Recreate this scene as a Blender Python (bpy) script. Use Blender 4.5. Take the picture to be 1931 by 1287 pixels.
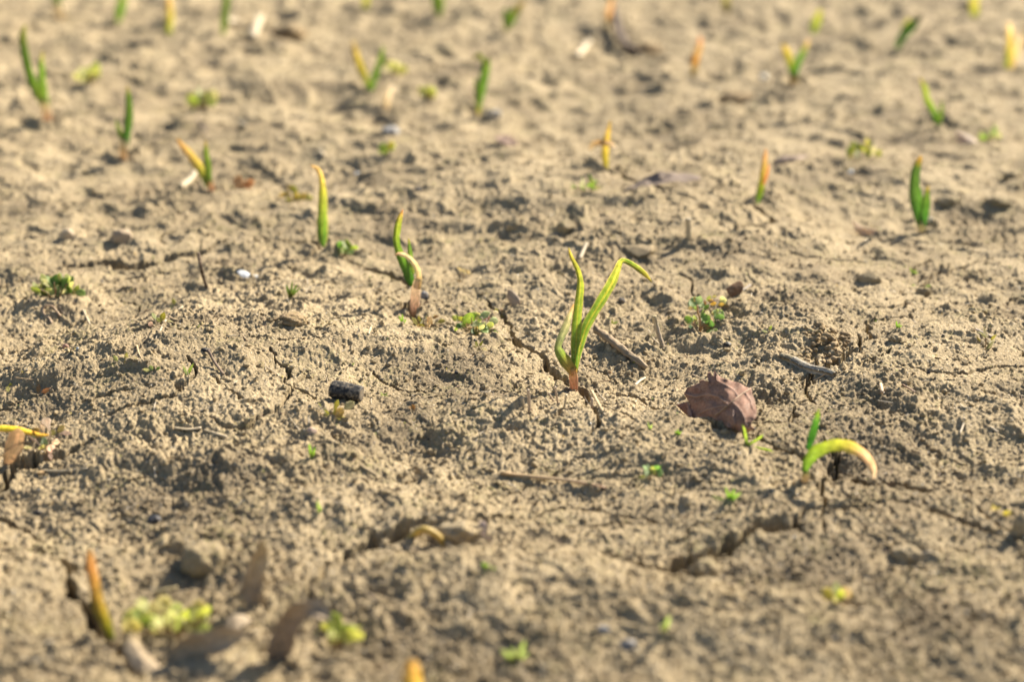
import bpy, math, random
import numpy as np
from mathutils import Vector

scene = bpy.context.scene
for o in list(bpy.data.objects):
    bpy.data.objects.remove(o)
COL = scene.collection

# ------------------------------------------------------------------ camera
F = 3218.0                       # focal length in photo pixels (photo 1931 x 1287)
CX, CY = 965.5, 643.5
PITCH = math.radians(19.55)
CAMH = 0.37
cam_d = bpy.data.cameras.new("Camera")
cam_d.sensor_width = 36.0
cam_d.lens = F / 1931.0 * 36.0
cam_d.clip_start = 0.02
cam_d.clip_end = 500
cam_d.dof.use_dof = True
cam_d.dof.focus_distance = 1.03
cam_d.dof.aperture_fstop = 4.7
cam_d.dof.aperture_blades = 0
cam = bpy.data.objects.new("Camera", cam_d)
cam.location = (0, 0, CAMH)
cam.rotation_euler = (math.pi / 2 - PITCH, 0, 0)
COL.objects.link(cam)
scene.camera = cam

# ------------------------------------------------------------------ light
SUN_EL, SUN_AZ = math.radians(33), math.radians(42)      # azimuth from +Y towards +X
world = bpy.data.worlds.new("World")
scene.world = world
world.use_nodes = True
wn = world.node_tree
wn.nodes.clear()
sky = wn.nodes.new("ShaderNodeTexSky")
sky.sky_type = 'NISHITA'
sky.sun_disc = False
sky.sun_elevation = SUN_EL
sky.sun_rotation = SUN_AZ
bg = wn.nodes.new("ShaderNodeBackground")
bg.inputs[1].default_value = 0.052
wo = wn.nodes.new("ShaderNodeOutputWorld")
wn.links.new(sky.outputs[0], bg.inputs[0])
wn.links.new(bg.outputs[0], wo.inputs[0])
sd = bpy.data.lights.new("sun", 'SUN')
sd.energy = 5.0
sd.angle = math.radians(0.53)
sd.color = (1.0, 0.89, 0.72)
sun = bpy.data.objects.new("sun", sd)
sdir = Vector((-math.sin(SUN_AZ) * math.cos(SUN_EL), -math.cos(SUN_AZ) * math.cos(SUN_EL), -math.sin(SUN_EL)))
sun.rotation_euler = sdir.to_track_quat('-Z', 'Y').to_euler()
COL.objects.link(sun)
vs = scene.view_settings
vs.view_transform = 'Standard'
vs.look = 'None'
vs.gamma = 1
vs.exposure = 1.30
scene.cycles.use_denoising = True
scene.cycles.denoiser = 'OPENIMAGEDENOISE'
scene.cycles.denoising_input_passes = 'RGB_ALBEDO_NORMAL'
scene.cycles.denoising_prefilter = 'ACCURATE'
scene.cycles.use_adaptive_sampling = False
scene.cycles.max_bounces = 6
scene.cycles.diffuse_bounces = 2

# ------------------------------------------------------------------ noise helpers (numpy)
def _hash(ix, iy, seed):
    h = (ix.astype(np.int64) * 374761393 + iy.astype(np.int64) * 668265263 + seed * 1442695041) & 0xFFFFFFFF
    h = ((h ^ (h >> 13)) * 1274126177) & 0xFFFFFFFF
    h = h ^ (h >> 16)
    return h

def gn(x, y, seed=0):
    """2D gradient noise, about -1..1"""
    xi = np.floor(x); yi = np.floor(y)
    fx = (x - xi).astype(np.float32); fy = (y - yi).astype(np.float32)
    xi = xi.astype(np.int64); yi = yi.astype(np.int64)
    u = fx * fx * fx * (fx * (fx * 6 - 15) + 10)
    v = fy * fy * fy * (fy * (fy * 6 - 15) + 10)
    def g(dx, dy):
        a = (_hash(xi + dx, yi + dy, seed) & 1023).astype(np.float32) * np.float32(2 * math.pi / 1024)
        return np.cos(a) * (fx - dx) + np.sin(a) * (fy - dy)
    n0 = g(0, 0) * (1 - u) + g(1, 0) * u
    n1 = g(0, 1) * (1 - u) + g(1, 1) * u
    return (n0 * (1 - v) + n1 * v) * 1.5

def domes(x, y, seed, density=1.0, rmin=0.35, rmax=0.75, power=2.0):
    """max over scattered hemispherical bumps; cell size 1; height about 0..rmax (in cell units)"""
    xi = np.floor(x).astype(np.int64); yi = np.floor(y).astype(np.int64)
    fx = (x - xi).astype(np.float32); fy = (y - yi).astype(np.float32)
    out = np.zeros_like(fx)
    for dx in (-1, 0, 1):
        for dy in (-1, 0, 1):
            h = _hash(xi + dx, yi + dy, seed)
            r1 = (h & 255).astype(np.float32) / 255
            r2 = ((h >> 8) & 255).astype(np.float32) / 255
            r3 = ((h >> 16) & 255).astype(np.float32) / 255
            r4 = ((h >> 24) & 255).astype(np.float32) / 255
            R = rmin + (rmax - rmin) * r3 ** power
            d2 = ((dx + r1 - fx) ** 2 + (dy + r2 - fy) ** 2) / (R * R)
            hh = np.sqrt(np.maximum(0, 1 - d2)) * R
            if density < 1:
                hh = np.where(r4 < density, hh, 0)
            np.maximum(out, hh, out=out)
    return out

def depth_of(d):       # axial depth of a ground point at ground distance d
    return d * math.cos(PITCH) + CAMH * math.sin(PITCH)

def flat(px, py):
    """photo pixel to the point on the plane z = 0"""
    a = PITCH + math.atan((py - CY) / F)
    d = CAMH / math.tan(a)
    return ((px - CX) / F * depth_of(d), d)

# ------------------------------------------------------------------ terrain
# broad humps and hollows: photo pixel, sigma across, sigma along (m), height (m)
HUMPS = [
    (1572, 896, .006, .009, -.010),     (250, 740, .065, .05, .012), (430, 695, .06, .05, .012), (600, 665, .07, .05, .012), (790, 700, .06, .05, .006),
    (520, 800, .06, .035, .008), (690, 840, .06, .03, .006),
    (265, 880, .07, .03, .007), (225, 985, .055, .035, -.011), (400, 1120, .05, .03, -.010), (420, 905, .04, .018, .006), (120, 880, .04, .03, -.008), (560, 960, .05, .025, .010),
        (1010, 800, .06, .022, .006), (1190, 815, .05, .02, .004), (1190, 730, .05, .04, -.008), (1290, 795, .03, .018, -.008),
    (1330, 860, .06, .025, .007), (1760, 780, .08, .07, .009), (1660, 880, .06, .04, -.004), (1850, 900, .05, .03, -.003),
    (1700, 1010, .09, .04, .008), (1500, 1000, .05, .03, .003), (1850, 1060, .05, .02, -.004),
    (1560, 600, .07, .06, .010), (1250, 640, .05, .06, -.006), (1050, 520, .08, .06, .010), (880, 500, .06, .06, -.008),
    (90, 610, .06, .05, -.008), (108, 585, .016, .012, .011), (560, 330, .12, .10, -.014), (520, 270, .15, .09, .014),
    (1000, 400, .16, .12, .016), (1280, 440, .1, .08, .012), (1540, 375, .13, .08, -.012), (1600, 320, .2, .1, .016),
    (1800, 430, .12, .07, -.010), (850, 240, .16, .10, -.014), (880, 290, .2, .12, .014), (1100, 270, .14, .09, -.014),
    (300, 240, .16, .12, -.012), (100, 190, .2, .15, .014), (1350, 190, .2, .14, -.012), (1850, 250, .2, .14, -.012),
    (1700, 190, .2, .14, .016), (550, 110, .25, .2, .016), (1200, 90, .25, .2, -.014), (800, 60, .3, .2, -.012),
    (860, 1000, .016, .010, .007), (820, 1040, .05, .014, -.006), (880, 1090, .08, .02, .006), (1330, 1090, .04, .018, -.006),
    (1250, 1180, .09, .03, .006), (1720, 1200, .1, .03, .006), (560, 1200, .06, .02, -.005), (950, 1250, .08, .03, -.005),
]
HUMPS = [(*flat(a, b), c, d, e) for a, b, c, d, e in HUMPS]

CRACKS = [   # photo polyline, half width in mm
    ([(690, 505), (740, 518), (772, 530)], 2.6), ([(764, 560), (766, 578), (785, 598), (845, 605)], 2.6),
    ([(948, 592), (965, 622), (1000, 648), (1032, 685), (1050, 712), (1075, 727), (1108, 752), (1122, 770)], 2.1),
    ([(1225, 762), (1290, 775), (1350, 800), (1440, 822)], 1.6),
    ([(185, 485), (240, 495), (290, 490), (330, 475), (392, 465)], 4.2),
    ([(255, 752), (300, 745), (330, 736), (366, 710)], 1.9),
    ([(540, 690), (534, 716)], 1.5), ([(552, 728), (520, 757), (460, 803), (418, 800)], 1.6),
    ([(1562, 880), (1560, 900), (1543, 918), (1550, 958)], 1.4), ([(1550, 958), (1505, 980), (1430, 975), (1392, 1002), (1360, 1030), (1300, 1050), (1262, 1074), (1220, 1070)], 2.6),
    ([(1578, 892), (1618, 905), (1660, 896), (1700, 903), (1742, 915), (1795, 912)], 1.8),
    ([(545, 447), (580, 456), (600, 464)], 2.0),
    ([(2, 912), (30, 878), (85, 855)], 3.2), ([(115, 1050), (125, 1090), (150, 1130), (200, 1200), (232, 1238)], 2.2),
    ([(585, 1095), (640, 1055), (700, 1020), (740, 1000), (805, 975)], 2.5), ([(895, 970), (950, 960), (990, 970)], 1.4),
    ([(1832, 490), (1790, 507), (1742, 542), (1700, 565)], 1.6), ([(1668, 598), (1642, 627), (1612, 640)], 1.7),
    ([(1624, 652), (1590, 682), (1555, 692)], 2.4), ([(1527, 695), (1518, 724)], 2.2),
    ([(1780, 690), (1830, 695), (1880, 685), (1940, 677)], 1.3), ([(1428, 385), (1440, 400), (1452, 418)], 2.8),
    ([(1770, 955), (1840, 985), (1872, 1002)], 1.5), ([(1905, 1000), (1935, 1027)], 1.8), ([(-5, 972), (28, 993)], 1.6),
    ([(1465, 790), (1500, 760)], 1.2), ([(1340, 980), (1300, 1000)], .9), ([(1180, 320), (1230, 340), (1300, 332)], 3.0),
]
CRACK_PX = CRACKS
CRACKS = []
COLLARS = []

def crack_field(x, y):
    """depth of the cracks (m), positive down, and the closeness to a crack"""
    out = np.zeros(x.shape, np.float32)
    near = np.zeros(x.shape, np.float32)
    wx = x + gn(x / .006, y / .006, 71) * .0012
    wy = y + gn(x / .006, y / .006, 72) * .0020
    for P, w in CRACKS:
        m = .02
        x0 = min(p.x for p in P) - m; x1 = max(p.x for p in P) + m
        y0 = min(p.y for p in P) - m; y1 = max(p.y for p in P) + m
        idx = np.nonzero((x > x0) & (x < x1) & (y > y0) & (y < y1))[0]
        if not len(idx):
            continue
        sx, sy = wx[idx], wy[idx]
        n = len(P) - 1
        best = np.full(sx.shape, 9., np.float32)
        bt = np.zeros(sx.shape, np.float32)
        for k in range(n):
            a, b = P[k], P[k + 1]
            dx, dy = b.x - a.x, b.y - a.y
            t = np.clip(((sx - a.x) * dx + (sy - a.y) * dy) / max(dx * dx + dy * dy, 1e-9), 0, 1)
            d = np.hypot(sx - a.x - t * dx, (sy - a.y - t * dy) * .65)
            u = d < best
            best = np.where(u, d, best); bt = np.where(u, (k + t) / n, bt)
        ww = w * (.7 + .55 * np.minimum(1, np.minimum(bt, 1 - bt) * 5)) * (1 + .35 * np.sin(bt * 23 + w * 9000))
        ww = np.maximum(ww, w * .6)
        dep = np.clip((ww - best) / (.35 * ww), 0, 1) * (ww * 11 + .022)
        out[idx] = np.maximum(out[idx], dep)
        near[idx] = np.maximum(near[idx], np.exp(-(best / .014) ** 2))
    return out, near

def ss(a, b, x):
    t = np.clip((x - a) / (b - a), 0, 1)
    return t * t * (3 - 2 * t)

def terrain(x, y, sp):
    """height at x, y (arrays); detail finer than about twice the spacing sp fades out"""
    x = np.asarray(x, np.float64); y = np.asarray(y, np.float64)
    z = np.zeros(x.shape, np.float32)
    for hx, hy, sx, sy, h in HUMPS:
        m = (np.abs(x - hx) < 3.5 * sx) & (np.abs(y - hy) < 3.5 * sy)
        i = np.nonzero(m)
        z[i] += (h * np.exp(-.5 * (((x[i] - hx) / sx) ** 2 + ((y[i] - hy) / sy) ** 2))).astype(np.float32)
    sh = x.shape
    dep, near = crack_field(x.ravel(), y.ravel())
    dep = dep.reshape(sh); near = near.reshape(sh)
    calm = 1 - .75 * near
    fr = (calm * (1 + .9 * ss(1.25, 2.2, y)) * (.62 + .38 * ss(.68, .84, y))).astype(np.float32)
    def fade(wl):
        return np.clip(wl / (2.0 * sp) - .5, 0, 1).astype(np.float32)
    wx = x + gn(x / .03, y / .03, 1) * .006 + gn(x / .011, y / .011, 2) * .002
    wy = y + gn(x / .03, y / .03, 3) * .006 + gn(x / .011, y / .011, 4) * .002
    z += gn(x / .33, y / .33, 10) * .007 * fade(.33)
    z += gn(x / .15, y / .15, 11) * .0065 * fade(.15)
    f = fade(.07)
    z += gn(wx / .07, wy / .07, 12) * .0026 * f * fr
    z += (1 - np.abs(gn(wx / .055, wy / .055, 13))) ** 3 * .0034 * f * fr
    f = fade(.03)
    z += gn(wx / .032, wy / .032, 14) * .0012 * f * fr
    rough = ss(-.35, .35, gn(x / .11, y / .11, 20))            # crumbly and smooth patches
    # scattered lumps and pits
    am = .35 + 1.1 * rough * ss(-.5, .4, gn(x / .05, y / .05, 33))
    z += domes(wx / .034, wy / .034, 21, .4, .12, .42, 2.0) * .034 * .22 * f * fr
    z -= domes(wx / .040, wy / .040, 22, .40, .10, .32, 1.6) * .040 * .24 * f * fr
    pl = gn(wx / .048, wy / .048, 34); p2 = gn(wx / .021, wy / .021, 35)
    z += (ss(-.02, .05, pl) * .0015 + ss(.20, .27, pl) * .0012 + ss(.1, .17, p2) * .0010 + ss(-.25, -.19, p2) * .0007) * calm * f
    f = fade(.012)
    z += domes(wx / .014, wy / .014, 23, .30, .16, .5, 1.8) * .014 * .26 * am * f * calm
    z -= domes(wx / .016, wy / .016, 24, .35, .10, .32, 1.5) * .016 * .30 * f * calm
    z += gn(wx / .017, wy / .017, 15) * .0010 * f * calm
    z += ((1 - np.abs(gn(wx / .011, wy / .011, 30))) ** 3 - .3) * .0013 * am * f
    f = fade(.0065)
    z += gn(wx / .0078, wy / .0078, 31) * .0008 * am * f
    z += domes(wx / .0070, wy / .0070, 25, .26, .14, .46, 1.8) * .0070 * .42 * am * f
    z -= domes(wx / .0066, wy / .0066, 26, .26, .12, .34, 1.0) * .0066 * .5 * f
    f = fade(.0036)
    z += gn(x / .0041, y / .0041, 32) * .0006 * am * f
    z -= domes(x / .0034, y / .0034, 28, .3, .2, .42, 1.0) * .0034 * .6 * f
    z += domes(x / .0033, y / .0033, 27, .5, .2, .5, 1.0) * .0033 * .55 * am * f
    f = fade(.0021)
    z += gn(x / .0022, y / .0022, 16) * .00062 * f
    f = fade(.0013)
    z += gn(x / .00125, y / .00125, 17) * .00046 * f
    for hx, hy, rad, hh in COLLARS:
        m = (np.abs(x - hx) < 4 * rad) & (np.abs(y - hy) < 4 * rad)
        i = np.nonzero(m)
        if len(i[0]):
            rr_ = np.hypot(x[i] - hx, y[i] - hy)
            z[i] += (hh * np.exp(-((rr_ - rad) / (.55 * rad)) ** 2) * (1 + .9 * gn(x[i] / .007, y[i] / .007, 40))).astype(np.float32)
    return z - dep, near, dep

def ground_z(x, y, sp=.006):
    return float(terrain(np.array([x]), np.array([y]), np.array([sp]))[0][0])

def ray(px, py):
    c = math.cos(PITCH); s = math.sin(PITCH)
    u = (px - CX) / F; v = (CY - py) / F
    return Vector((u, c + v * s, -s + v * c))          # per metre of axial depth

_cache = {}
def at(px, py):
    """photo pixel to the point where its ray meets the terrain"""
    k = (px, py)
    if k in _cache:
        return _cache[k].copy()
    r = ray(px, py)
    t0 = -CAMH / r.z
    ts = np.linspace(t0 * .80, t0 * 1.12, 500)
    X = r.x * ts; Y = r.y * ts; Z = CAMH + r.z * ts
    H = terrain(X, Y, np.full(X.shape, .007))[0]
    i = np.nonzero(Z <= H)[0]
    i = int(i[0]) if len(i) else 0
    p = Vector((X[i], Y[i], Z[i]))
    _cache[k] = p
    return p.copy()

_rng = random.Random(5)
def _jag(pts):
    P = [at(a, b).xy for a, b in pts]
    for it in range(3):
        Q = [P[0]]
        for a, b in zip(P[:-1], P[1:]):
            L = (b - a).length
            n = Vector((-(b - a).y, (b - a).x)) / max(L, 1e-6)
            Q += [(a + b) / 2 + n * _rng.uniform(-.18, .18) * L, b]
        P = Q
    return P
CRACKS = [(_jag(p), w * (.00080 if p[0][1] < 860 else .00092)) for p, w in CRACK_PX]
for k_ in range(34):
    a_ = (_rng.uniform(0, 1931), _rng.uniform(250, 1250)); q_ = Vector(flat(*a_)); h_ = _rng.uniform(0, 6.28); L_ = []
    for i_ in range(_rng.randint(3, 6)):
        L_.append(q_.copy()); h_ += _rng.uniform(-.7, .7); q_ = q_ + Vector((math.cos(h_), math.sin(h_))) * _rng.uniform(.008, .018)
    CRACKS.append((L_, _rng.uniform(.0004, .0008)))
for P_, w_ in list(CRACKS[:27]):
    for e_ in (0, -1):
        q_ = P_[e_].copy(); d_ = (P_[e_] - P_[1 if e_ == 0 else -2]).normalized(); L_ = []
        for i_ in range(4):
            L_.append(q_.copy()); d_ = (d_ + Vector((_rng.uniform(-.6, .6), _rng.uniform(-.6, .6)))).normalized(); q_ = q_ + d_ * .009
        CRACKS.append((L_, w_ * .5))
COLLARS = [(*at(a, b).xy, r, h) for a, b, r, h in [(1081, 735, .008, .0016), (782, 586, .009, .003), (610, 470, .011, .004), (1520, 912, .007, .0008), (397, 360, .012, .004), (235, 296, .013, .005), (88, 228, .014, .005), (698, 168, .015, .005), (900, 218, .014, .005), (1142, 318, .012, .004), (1431, 388, .012, .004), (1741, 434, .011, .004), (1496, 160, .015, .005), (1770, 237, .014, .005), (214, 1212, .008, .003), (893, 632, .016, .003), (1322, 628, .016, .003), (106, 562, .018, .003)]]
_cache.clear()

def onplane(px, py, ybase, dz=0.0):
    """photo pixel to a point in the upright plane at ground distance ybase (dz further away)"""
    r = ray(px, py)
    t = (ybase + dz) / r.y
    return Vector((r.x * t, r.y * t, CAMH + r.z * t)), t

# ------------------------------------------------------------------ materials
def new_mat(name):
    m = bpy.data.materials.new(name)
    m.use_nodes = True
    m.node_tree.nodes.clear()
    return m, m.node_tree.nodes, m.node_tree.links

def noise(n, l, scale, detail=3, rough=.6, vec=None):
    t = n.new("ShaderNodeTexNoise")
    t.inputs["Scale"].default_value = scale
    t.inputs["Detail"].default_value = detail
    t.inputs["Roughness"].default_value = rough
    if vec is not None:
        l.new(vec, t.inputs["Vector"])
    return t.outputs["Fac"]

def ramp(n, l, fac, stops):
    r = n.new("ShaderNodeValToRGB")
    e = r.color_ramp.elements
    while len(e) < len(stops):
        e.new(.5)
    for q, (p, c) in zip(e, stops):
        q.position = p
        q.color = (c if isinstance(c, tuple) else (c, c, c)) + (1,)
    l.new(fac, r.inputs[0])
    return r.outputs[0]

def mix(n, l, mode, fac, a, b):
    m = n.new("ShaderNodeMix")
    m.data_type = 'RGBA'
    m.blend_type = mode
    for sock, v in ((m.inputs[0], fac), (m.inputs[6], a), (m.inputs[7], b)):
        if hasattr(v, "links") or hasattr(v, "is_output"):
            l.new(v, sock)
        elif isinstance(v, (int, float)):
            sock.default_value = v
        else:
            sock.default_value = tuple(v) + (1,)
    return m.outputs[2]

def soil_material(name, tint=(1, 1, 1)):
    m, n, l = new_mat(name)
    geo = n.new("ShaderNodeNewGeometry")
    pos = geo.outputs["Position"]
    big = noise(n, l, 9, 4, .6, pos)
    med = noise(n, l, 60, 4, .65, pos)
    fine = noise(n, l, 700, 3, .7, pos)
    grain = noise(n, l, 1500, 2, .6, pos)
    c = ramp(n, l, big, [(.33, (.275, .218, .138)), (.5, (.415, .332, .207)), (.66, (.475, .385, .247))])
    c = mix(n, l, 'MULTIPLY', .8, c, ramp(n, l, med, [(.3, (.78, .77, .76)), (.62, (1.08, 1.06, 1.03))]))
    c = mix(n, l, 'MULTIPLY', .9, c, ramp(n, l, fine, [(.26, (.42, .41, .40)), (.45, (.95, .95, .95)), (.72, (1.3, 1.3, 1.27))]))
    alg = noise(n, l, 26, 5, .7, pos)
    alg2 = noise(n, l, 420, 2, .6, pos)
    ma = n.new("ShaderNodeMath"); ma.operation = 'MULTIPLY'
    l.new(ramp(n, l, alg, [(.5, 0.), (.68, 1.)]), ma.inputs[0])
    l.new(ramp(n, l, alg2, [(.5, 0.), (.66, .75)]), ma.inputs[1])
    c = mix(n, l, 'MIX', ma.outputs[0], c, (.24, .235, .07))
    sp = ramp(n, l, noise(n, l, 900, 1, .5, pos), [(.70, 0.), (.74, .8)])
    c = mix(n, l, 'MIX', sp, c, (.70, .66, .58))
    dk = ramp(n, l, noise(n, l, 640, 1, .5, pos), [(.25, .75), (.30, 0.)])
    c = mix(n, l, 'MIX', dk, c, (.07, .06, .05))
    if tint != (1, 1, 1):
        c = mix(n, l, 'MULTIPLY', 1., c, tint)
    b = n.new("ShaderNodeBsdfPrincipled")
    l.new(c, b.inputs["Base Color"])
    b.inputs["Roughness"].default_value = .92
    b.inputs["Specular IOR Level"].default_value = .25
    bump = n.new("ShaderNodeBump")
    bump.inputs["Strength"].default_value = 1.0
    bump.inputs["Distance"].default_value = .0010
    ad = n.new("ShaderNodeMath"); ad.operation = 'ADD'
    l.new(fine, ad.inputs[0]); l.new(grain, ad.inputs[1])
    l.new(ad.outputs[0], bump.inputs["Height"])
    l.new(bump.outputs[0], b.inputs["Normal"])
    o = n.new("ShaderNodeOutputMaterial")
    l.new(b.outputs[0], o.inputs[0])
    return m

def leaf_material(name, trans=.4, rough=.42, vein=True, spec=.45):
    m, n, l = new_mat(name)
    at_ = n.new("ShaderNodeVertexColor"); at_.layer_name = "Col"
    uv = n.new("ShaderNodeUVMap")
    mp = n.new("ShaderNodeMapping")
    mp.inputs["Scale"].default_value = (26, 2.2, 1)
    l.new(uv.outputs[0], mp.inputs[0])
    st = noise(n, l, 1.0, 2, .5, mp.outputs[0])
    geo = n.new("ShaderNodeNewGeometry")
    blot = noise(n, l, 330, 3, .6, geo.outputs["Position"])
    c = mix(n, l, 'MULTIPLY', 1., at_.outputs[0], (1.08, 1.01, .95))
    if vein:
        c = mix(n, l, 'MULTIPLY', 1., c, ramp(n, l, st, [(.3, (.60, .68, .58)), (.62, (1.18, 1.12, 1.05))]))
    c = mix(n, l, 'MULTIPLY', .8, c, ramp(n, l, blot, [(.3, (.7, .72, .7)), (.65, (1.1, 1.08, 1.1))]))
    dust = ramp(n, l, noise(n, l, 1100, 2, .6, geo.outputs["Position"]), [(.62, 0.), (.70, .6)])
    c = mix(n, l, 'MIX', dust, c, (.55, .5, .4))
    h0 = n.new("ShaderNodeHueSaturation"); h0.inputs["Saturation"].default_value = .84; h0.inputs["Value"].default_value = 1.25 if name == "weed_leaf" else 1.
    l.new(c, h0.inputs["Color"]); c = h0.outputs[0]
    p = n.new("ShaderNodeBsdfPrincipled")
    l.new(c, p.inputs["Base Color"])
    p.inputs["Roughness"].default_value = rough
    p.inputs["Specular IOR Level"].default_value = spec
    t = n.new("ShaderNodeBsdfTranslucent")
    hs = n.new("ShaderNodeHueSaturation"); hs.inputs["Saturation"].default_value = .92; hs.inputs["Value"].default_value = 1.6
    l.new(c, hs.inputs["Color"])
    l.new(hs.outputs[0], t.inputs[0])
    bump = n.new("ShaderNodeBump"); bump.inputs["Strength"].default_value = .35; bump.inputs["Distance"].default_value = .0006
    l.new(st, bump.inputs["Height"])
    l.new(bump.outputs[0], p.inputs["Normal"])
    ms = n.new("ShaderNodeMixShader"); ms.inputs[0].default_value = trans
    l.new(p.outputs[0], ms.inputs[1]); l.new(t.outputs[0], ms.inputs[2])
    o = n.new("ShaderNodeOutputMaterial")
    l.new(ms.outputs[0], o.inputs[0])
    return m

def solid_material(name, rough=.85, spec=.3, nscale=500, contrast=.5, bump_d=.0004, stretch=None, dust=0.):
    m, n, l = new_mat(name)
    at_ = n.new("ShaderNodeVertexColor"); at_.layer_name = "Col"
    if stretch:
        uv = n.new("ShaderNodeUVMap")
        mp = n.new("ShaderNodeMapping"); mp.inputs["Scale"].default_value = stretch
        l.new(uv.outputs[0], mp.inputs[0])
        f = noise(n, l, 1.0, 4, .65, mp.outputs[0])
    else:
        geo = n.new("ShaderNodeNewGeometry")
        f = noise(n, l, nscale, 4, .65, geo.outputs["Position"])
    c = mix(n, l, 'MULTIPLY', 1., at_.outputs[0], ramp(n, l, f, [(.3, (1 - contrast,) * 3), (.68, (1 + contrast * .3,) * 3)]))
    if dust:
        g2 = n.new("ShaderNodeNewGeometry")
        dm = ramp(n, l, noise(n, l, 520, 4, .75, g2.outputs["Position"]), [(.5, 0.), (.64, dust)])
        c = mix(n, l, 'MIX', dm, c, (.40, .32, .21))
    p = n.new("ShaderNodeBsdfPrincipled")
    l.new(c, p.inputs["Base Color"])
    p.inputs["Roughness"].default_value = rough
    p.inputs["Specular IOR Level"].default_value = spec
    bump = n.new("ShaderNodeBump"); bump.inputs["Strength"].default_value = .8; bump.inputs["Distance"].default_value = bump_d
    l.new(f, bump.inputs["Height"]); l.new(bump.outputs[0], p.inputs["Normal"])
    o = n.new("ShaderNodeOutputMaterial")
    l.new(p.outputs[0], o.inputs[0])
    return m

M_SOIL = soil_material("dry_soil")
M_CLOD = soil_material("clod_soil", (.99, .98, .97))
M_CAST = soil_material("worm_cast_soil", (.88, .81, .75))
M_LEAF = leaf_material("garlic_blade", .68)
M_WEED = leaf_material("weed_leaf", .55, .5)
M_DRYLEAF = leaf_material("dry_husk", .5, .6, True, .3)
M_BROWN = leaf_material("brown_dead_leaf", .1, .7, False, .15)
M_STRAW = solid_material("straw", .6, .4, 500, .35, .0002, (14, 3, 1))
M_WOOD = solid_material("weathered_wood", .85, .25, 500, .6, .0005, (16, 3, 1), .5)
M_STONE = solid_material("stone", .8, .3, 420, .35, .0004, None, .8)
M_CHAR = solid_material("charcoal", .62, .35, 260, .55, .0008, None, .6)
M_SCRAP = solid_material("dead_leaf_scrap", .85, .2, 300, .4, .0004, None, .5)
M_SHELL = solid_material("shell", .3, .6, 200, .08, .0001)

# ------------------------------------------------------------------ mesh helpers
def mesh_obj(name, V, Fc, mat, parent=None, origin=None, cols=None, uvs=None, smooth=True):
    me = bpy.data.meshes.new(name)
    o0 = origin if origin is not None else Vector((0, 0, 0))
    V = np.asarray(V, np.float32) - np.array(o0, np.float32)
    me.from_pydata([], [], []) if False else None
    nv = len(V)
    me.vertices.add(nv)
    me.vertices.foreach_set("co", V.ravel())
    if isinstance(Fc, np.ndarray):
        k = Fc.shape[1]; nf = len(Fc)
        loops = Fc.ravel().astype(np.int32)
        starts = np.arange(nf, dtype=np.int32) * k
        tot = np.full(nf, k, np.int32)
    else:
        nf = len(Fc)
        tot = np.array([len(f) for f in Fc], np.int32)
        starts = np.concatenate(([0], np.cumsum(tot)[:-1])).astype(np.int32)
        loops = np.array([i for f in Fc for i in f], np.int32)
    me.loops.add(len(loops))
    me.loops.foreach_set("vertex_index", loops)
    me.polygons.add(nf)
    me.polygons.foreach_set("loop_start", starts)
    me.polygons.foreach_set("loop_total", tot)
    me.polygons.foreach_set("use_smooth", np.full(nf, smooth, bool))
    me.update(calc_edges=True)
    if cols is not None:
        ca = me.color_attributes.new("Col", 'FLOAT_COLOR', 'POINT')
        cc = np.ones((nv, 4), np.float32); cc[:, :3] = cols
        ca.data.foreach_set("color", cc.ravel())
    if uvs is not None:
        ul = me.uv_layers.new(name="UVMap")
        ul.data.foreach_set("uv", np.asarray(uvs, np.float32)[loops].ravel())
    me.materials.append(mat)
    o = bpy.data.objects.new(name, me)
    COL.objects.link(o)
    if parent is not None:
        o.parent = parent
    else:
        o.location = o0
    return o

def tag(o, label=None, cat=None, group=None, kind=None):
    if label: o["label"] = label
    if cat: o["category"] = cat
    if group: o["group"] = group
    if kind: o["kind"] = kind
    return o

def thing(name, loc, label, cat, group=None):
    o = bpy.data.objects.new(name, None)
    o.empty_display_size = .01
    o.location = loc
    COL.objects.link(o)
    return tag(o, label, cat, group)

def spline(pts, n):
    """Catmull-Rom through rows of pts, n samples"""
    P = np.asarray(pts, np.float64)
    if len(P) < 3:
        t = np.linspace(0, 1, n)[:, None]
        return P[0] * (1 - t) + P[-1] * t
    P2 = np.vstack([2 * P[0] - P[1], P, 2 * P[-1] - P[-2]])
    d = np.hypot(*(P[1:, :2] - P[:-1, :2]).T)
    cum = np.concatenate(([0], np.cumsum(np.maximum(d, 1e-6))))
    cum /= cum[-1]
    out = []
    for t in np.linspace(0, 1, n):
        k = min(int(np.searchsorted(cum, t, 'right')) - 1, len(P) - 2)
        u = (t - cum[k]) / (cum[k + 1] - cum[k])
        a, b, c, e = P2[k], P2[k + 1], P2[k + 2], P2[k + 3]
        out.append(.5 * (2 * b + (c - a) * u + (2 * a - 5 * b + 4 * c - e) * u * u + (3 * b - a - 3 * c + e) * u ** 3))
    return np.array(out)

def grad(stops, t):
    ts = [s[0] for s in stops]
    return np.stack([np.interp(t, ts, [s[1][k] for s in stops]) for k in range(3)], -1)

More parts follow.
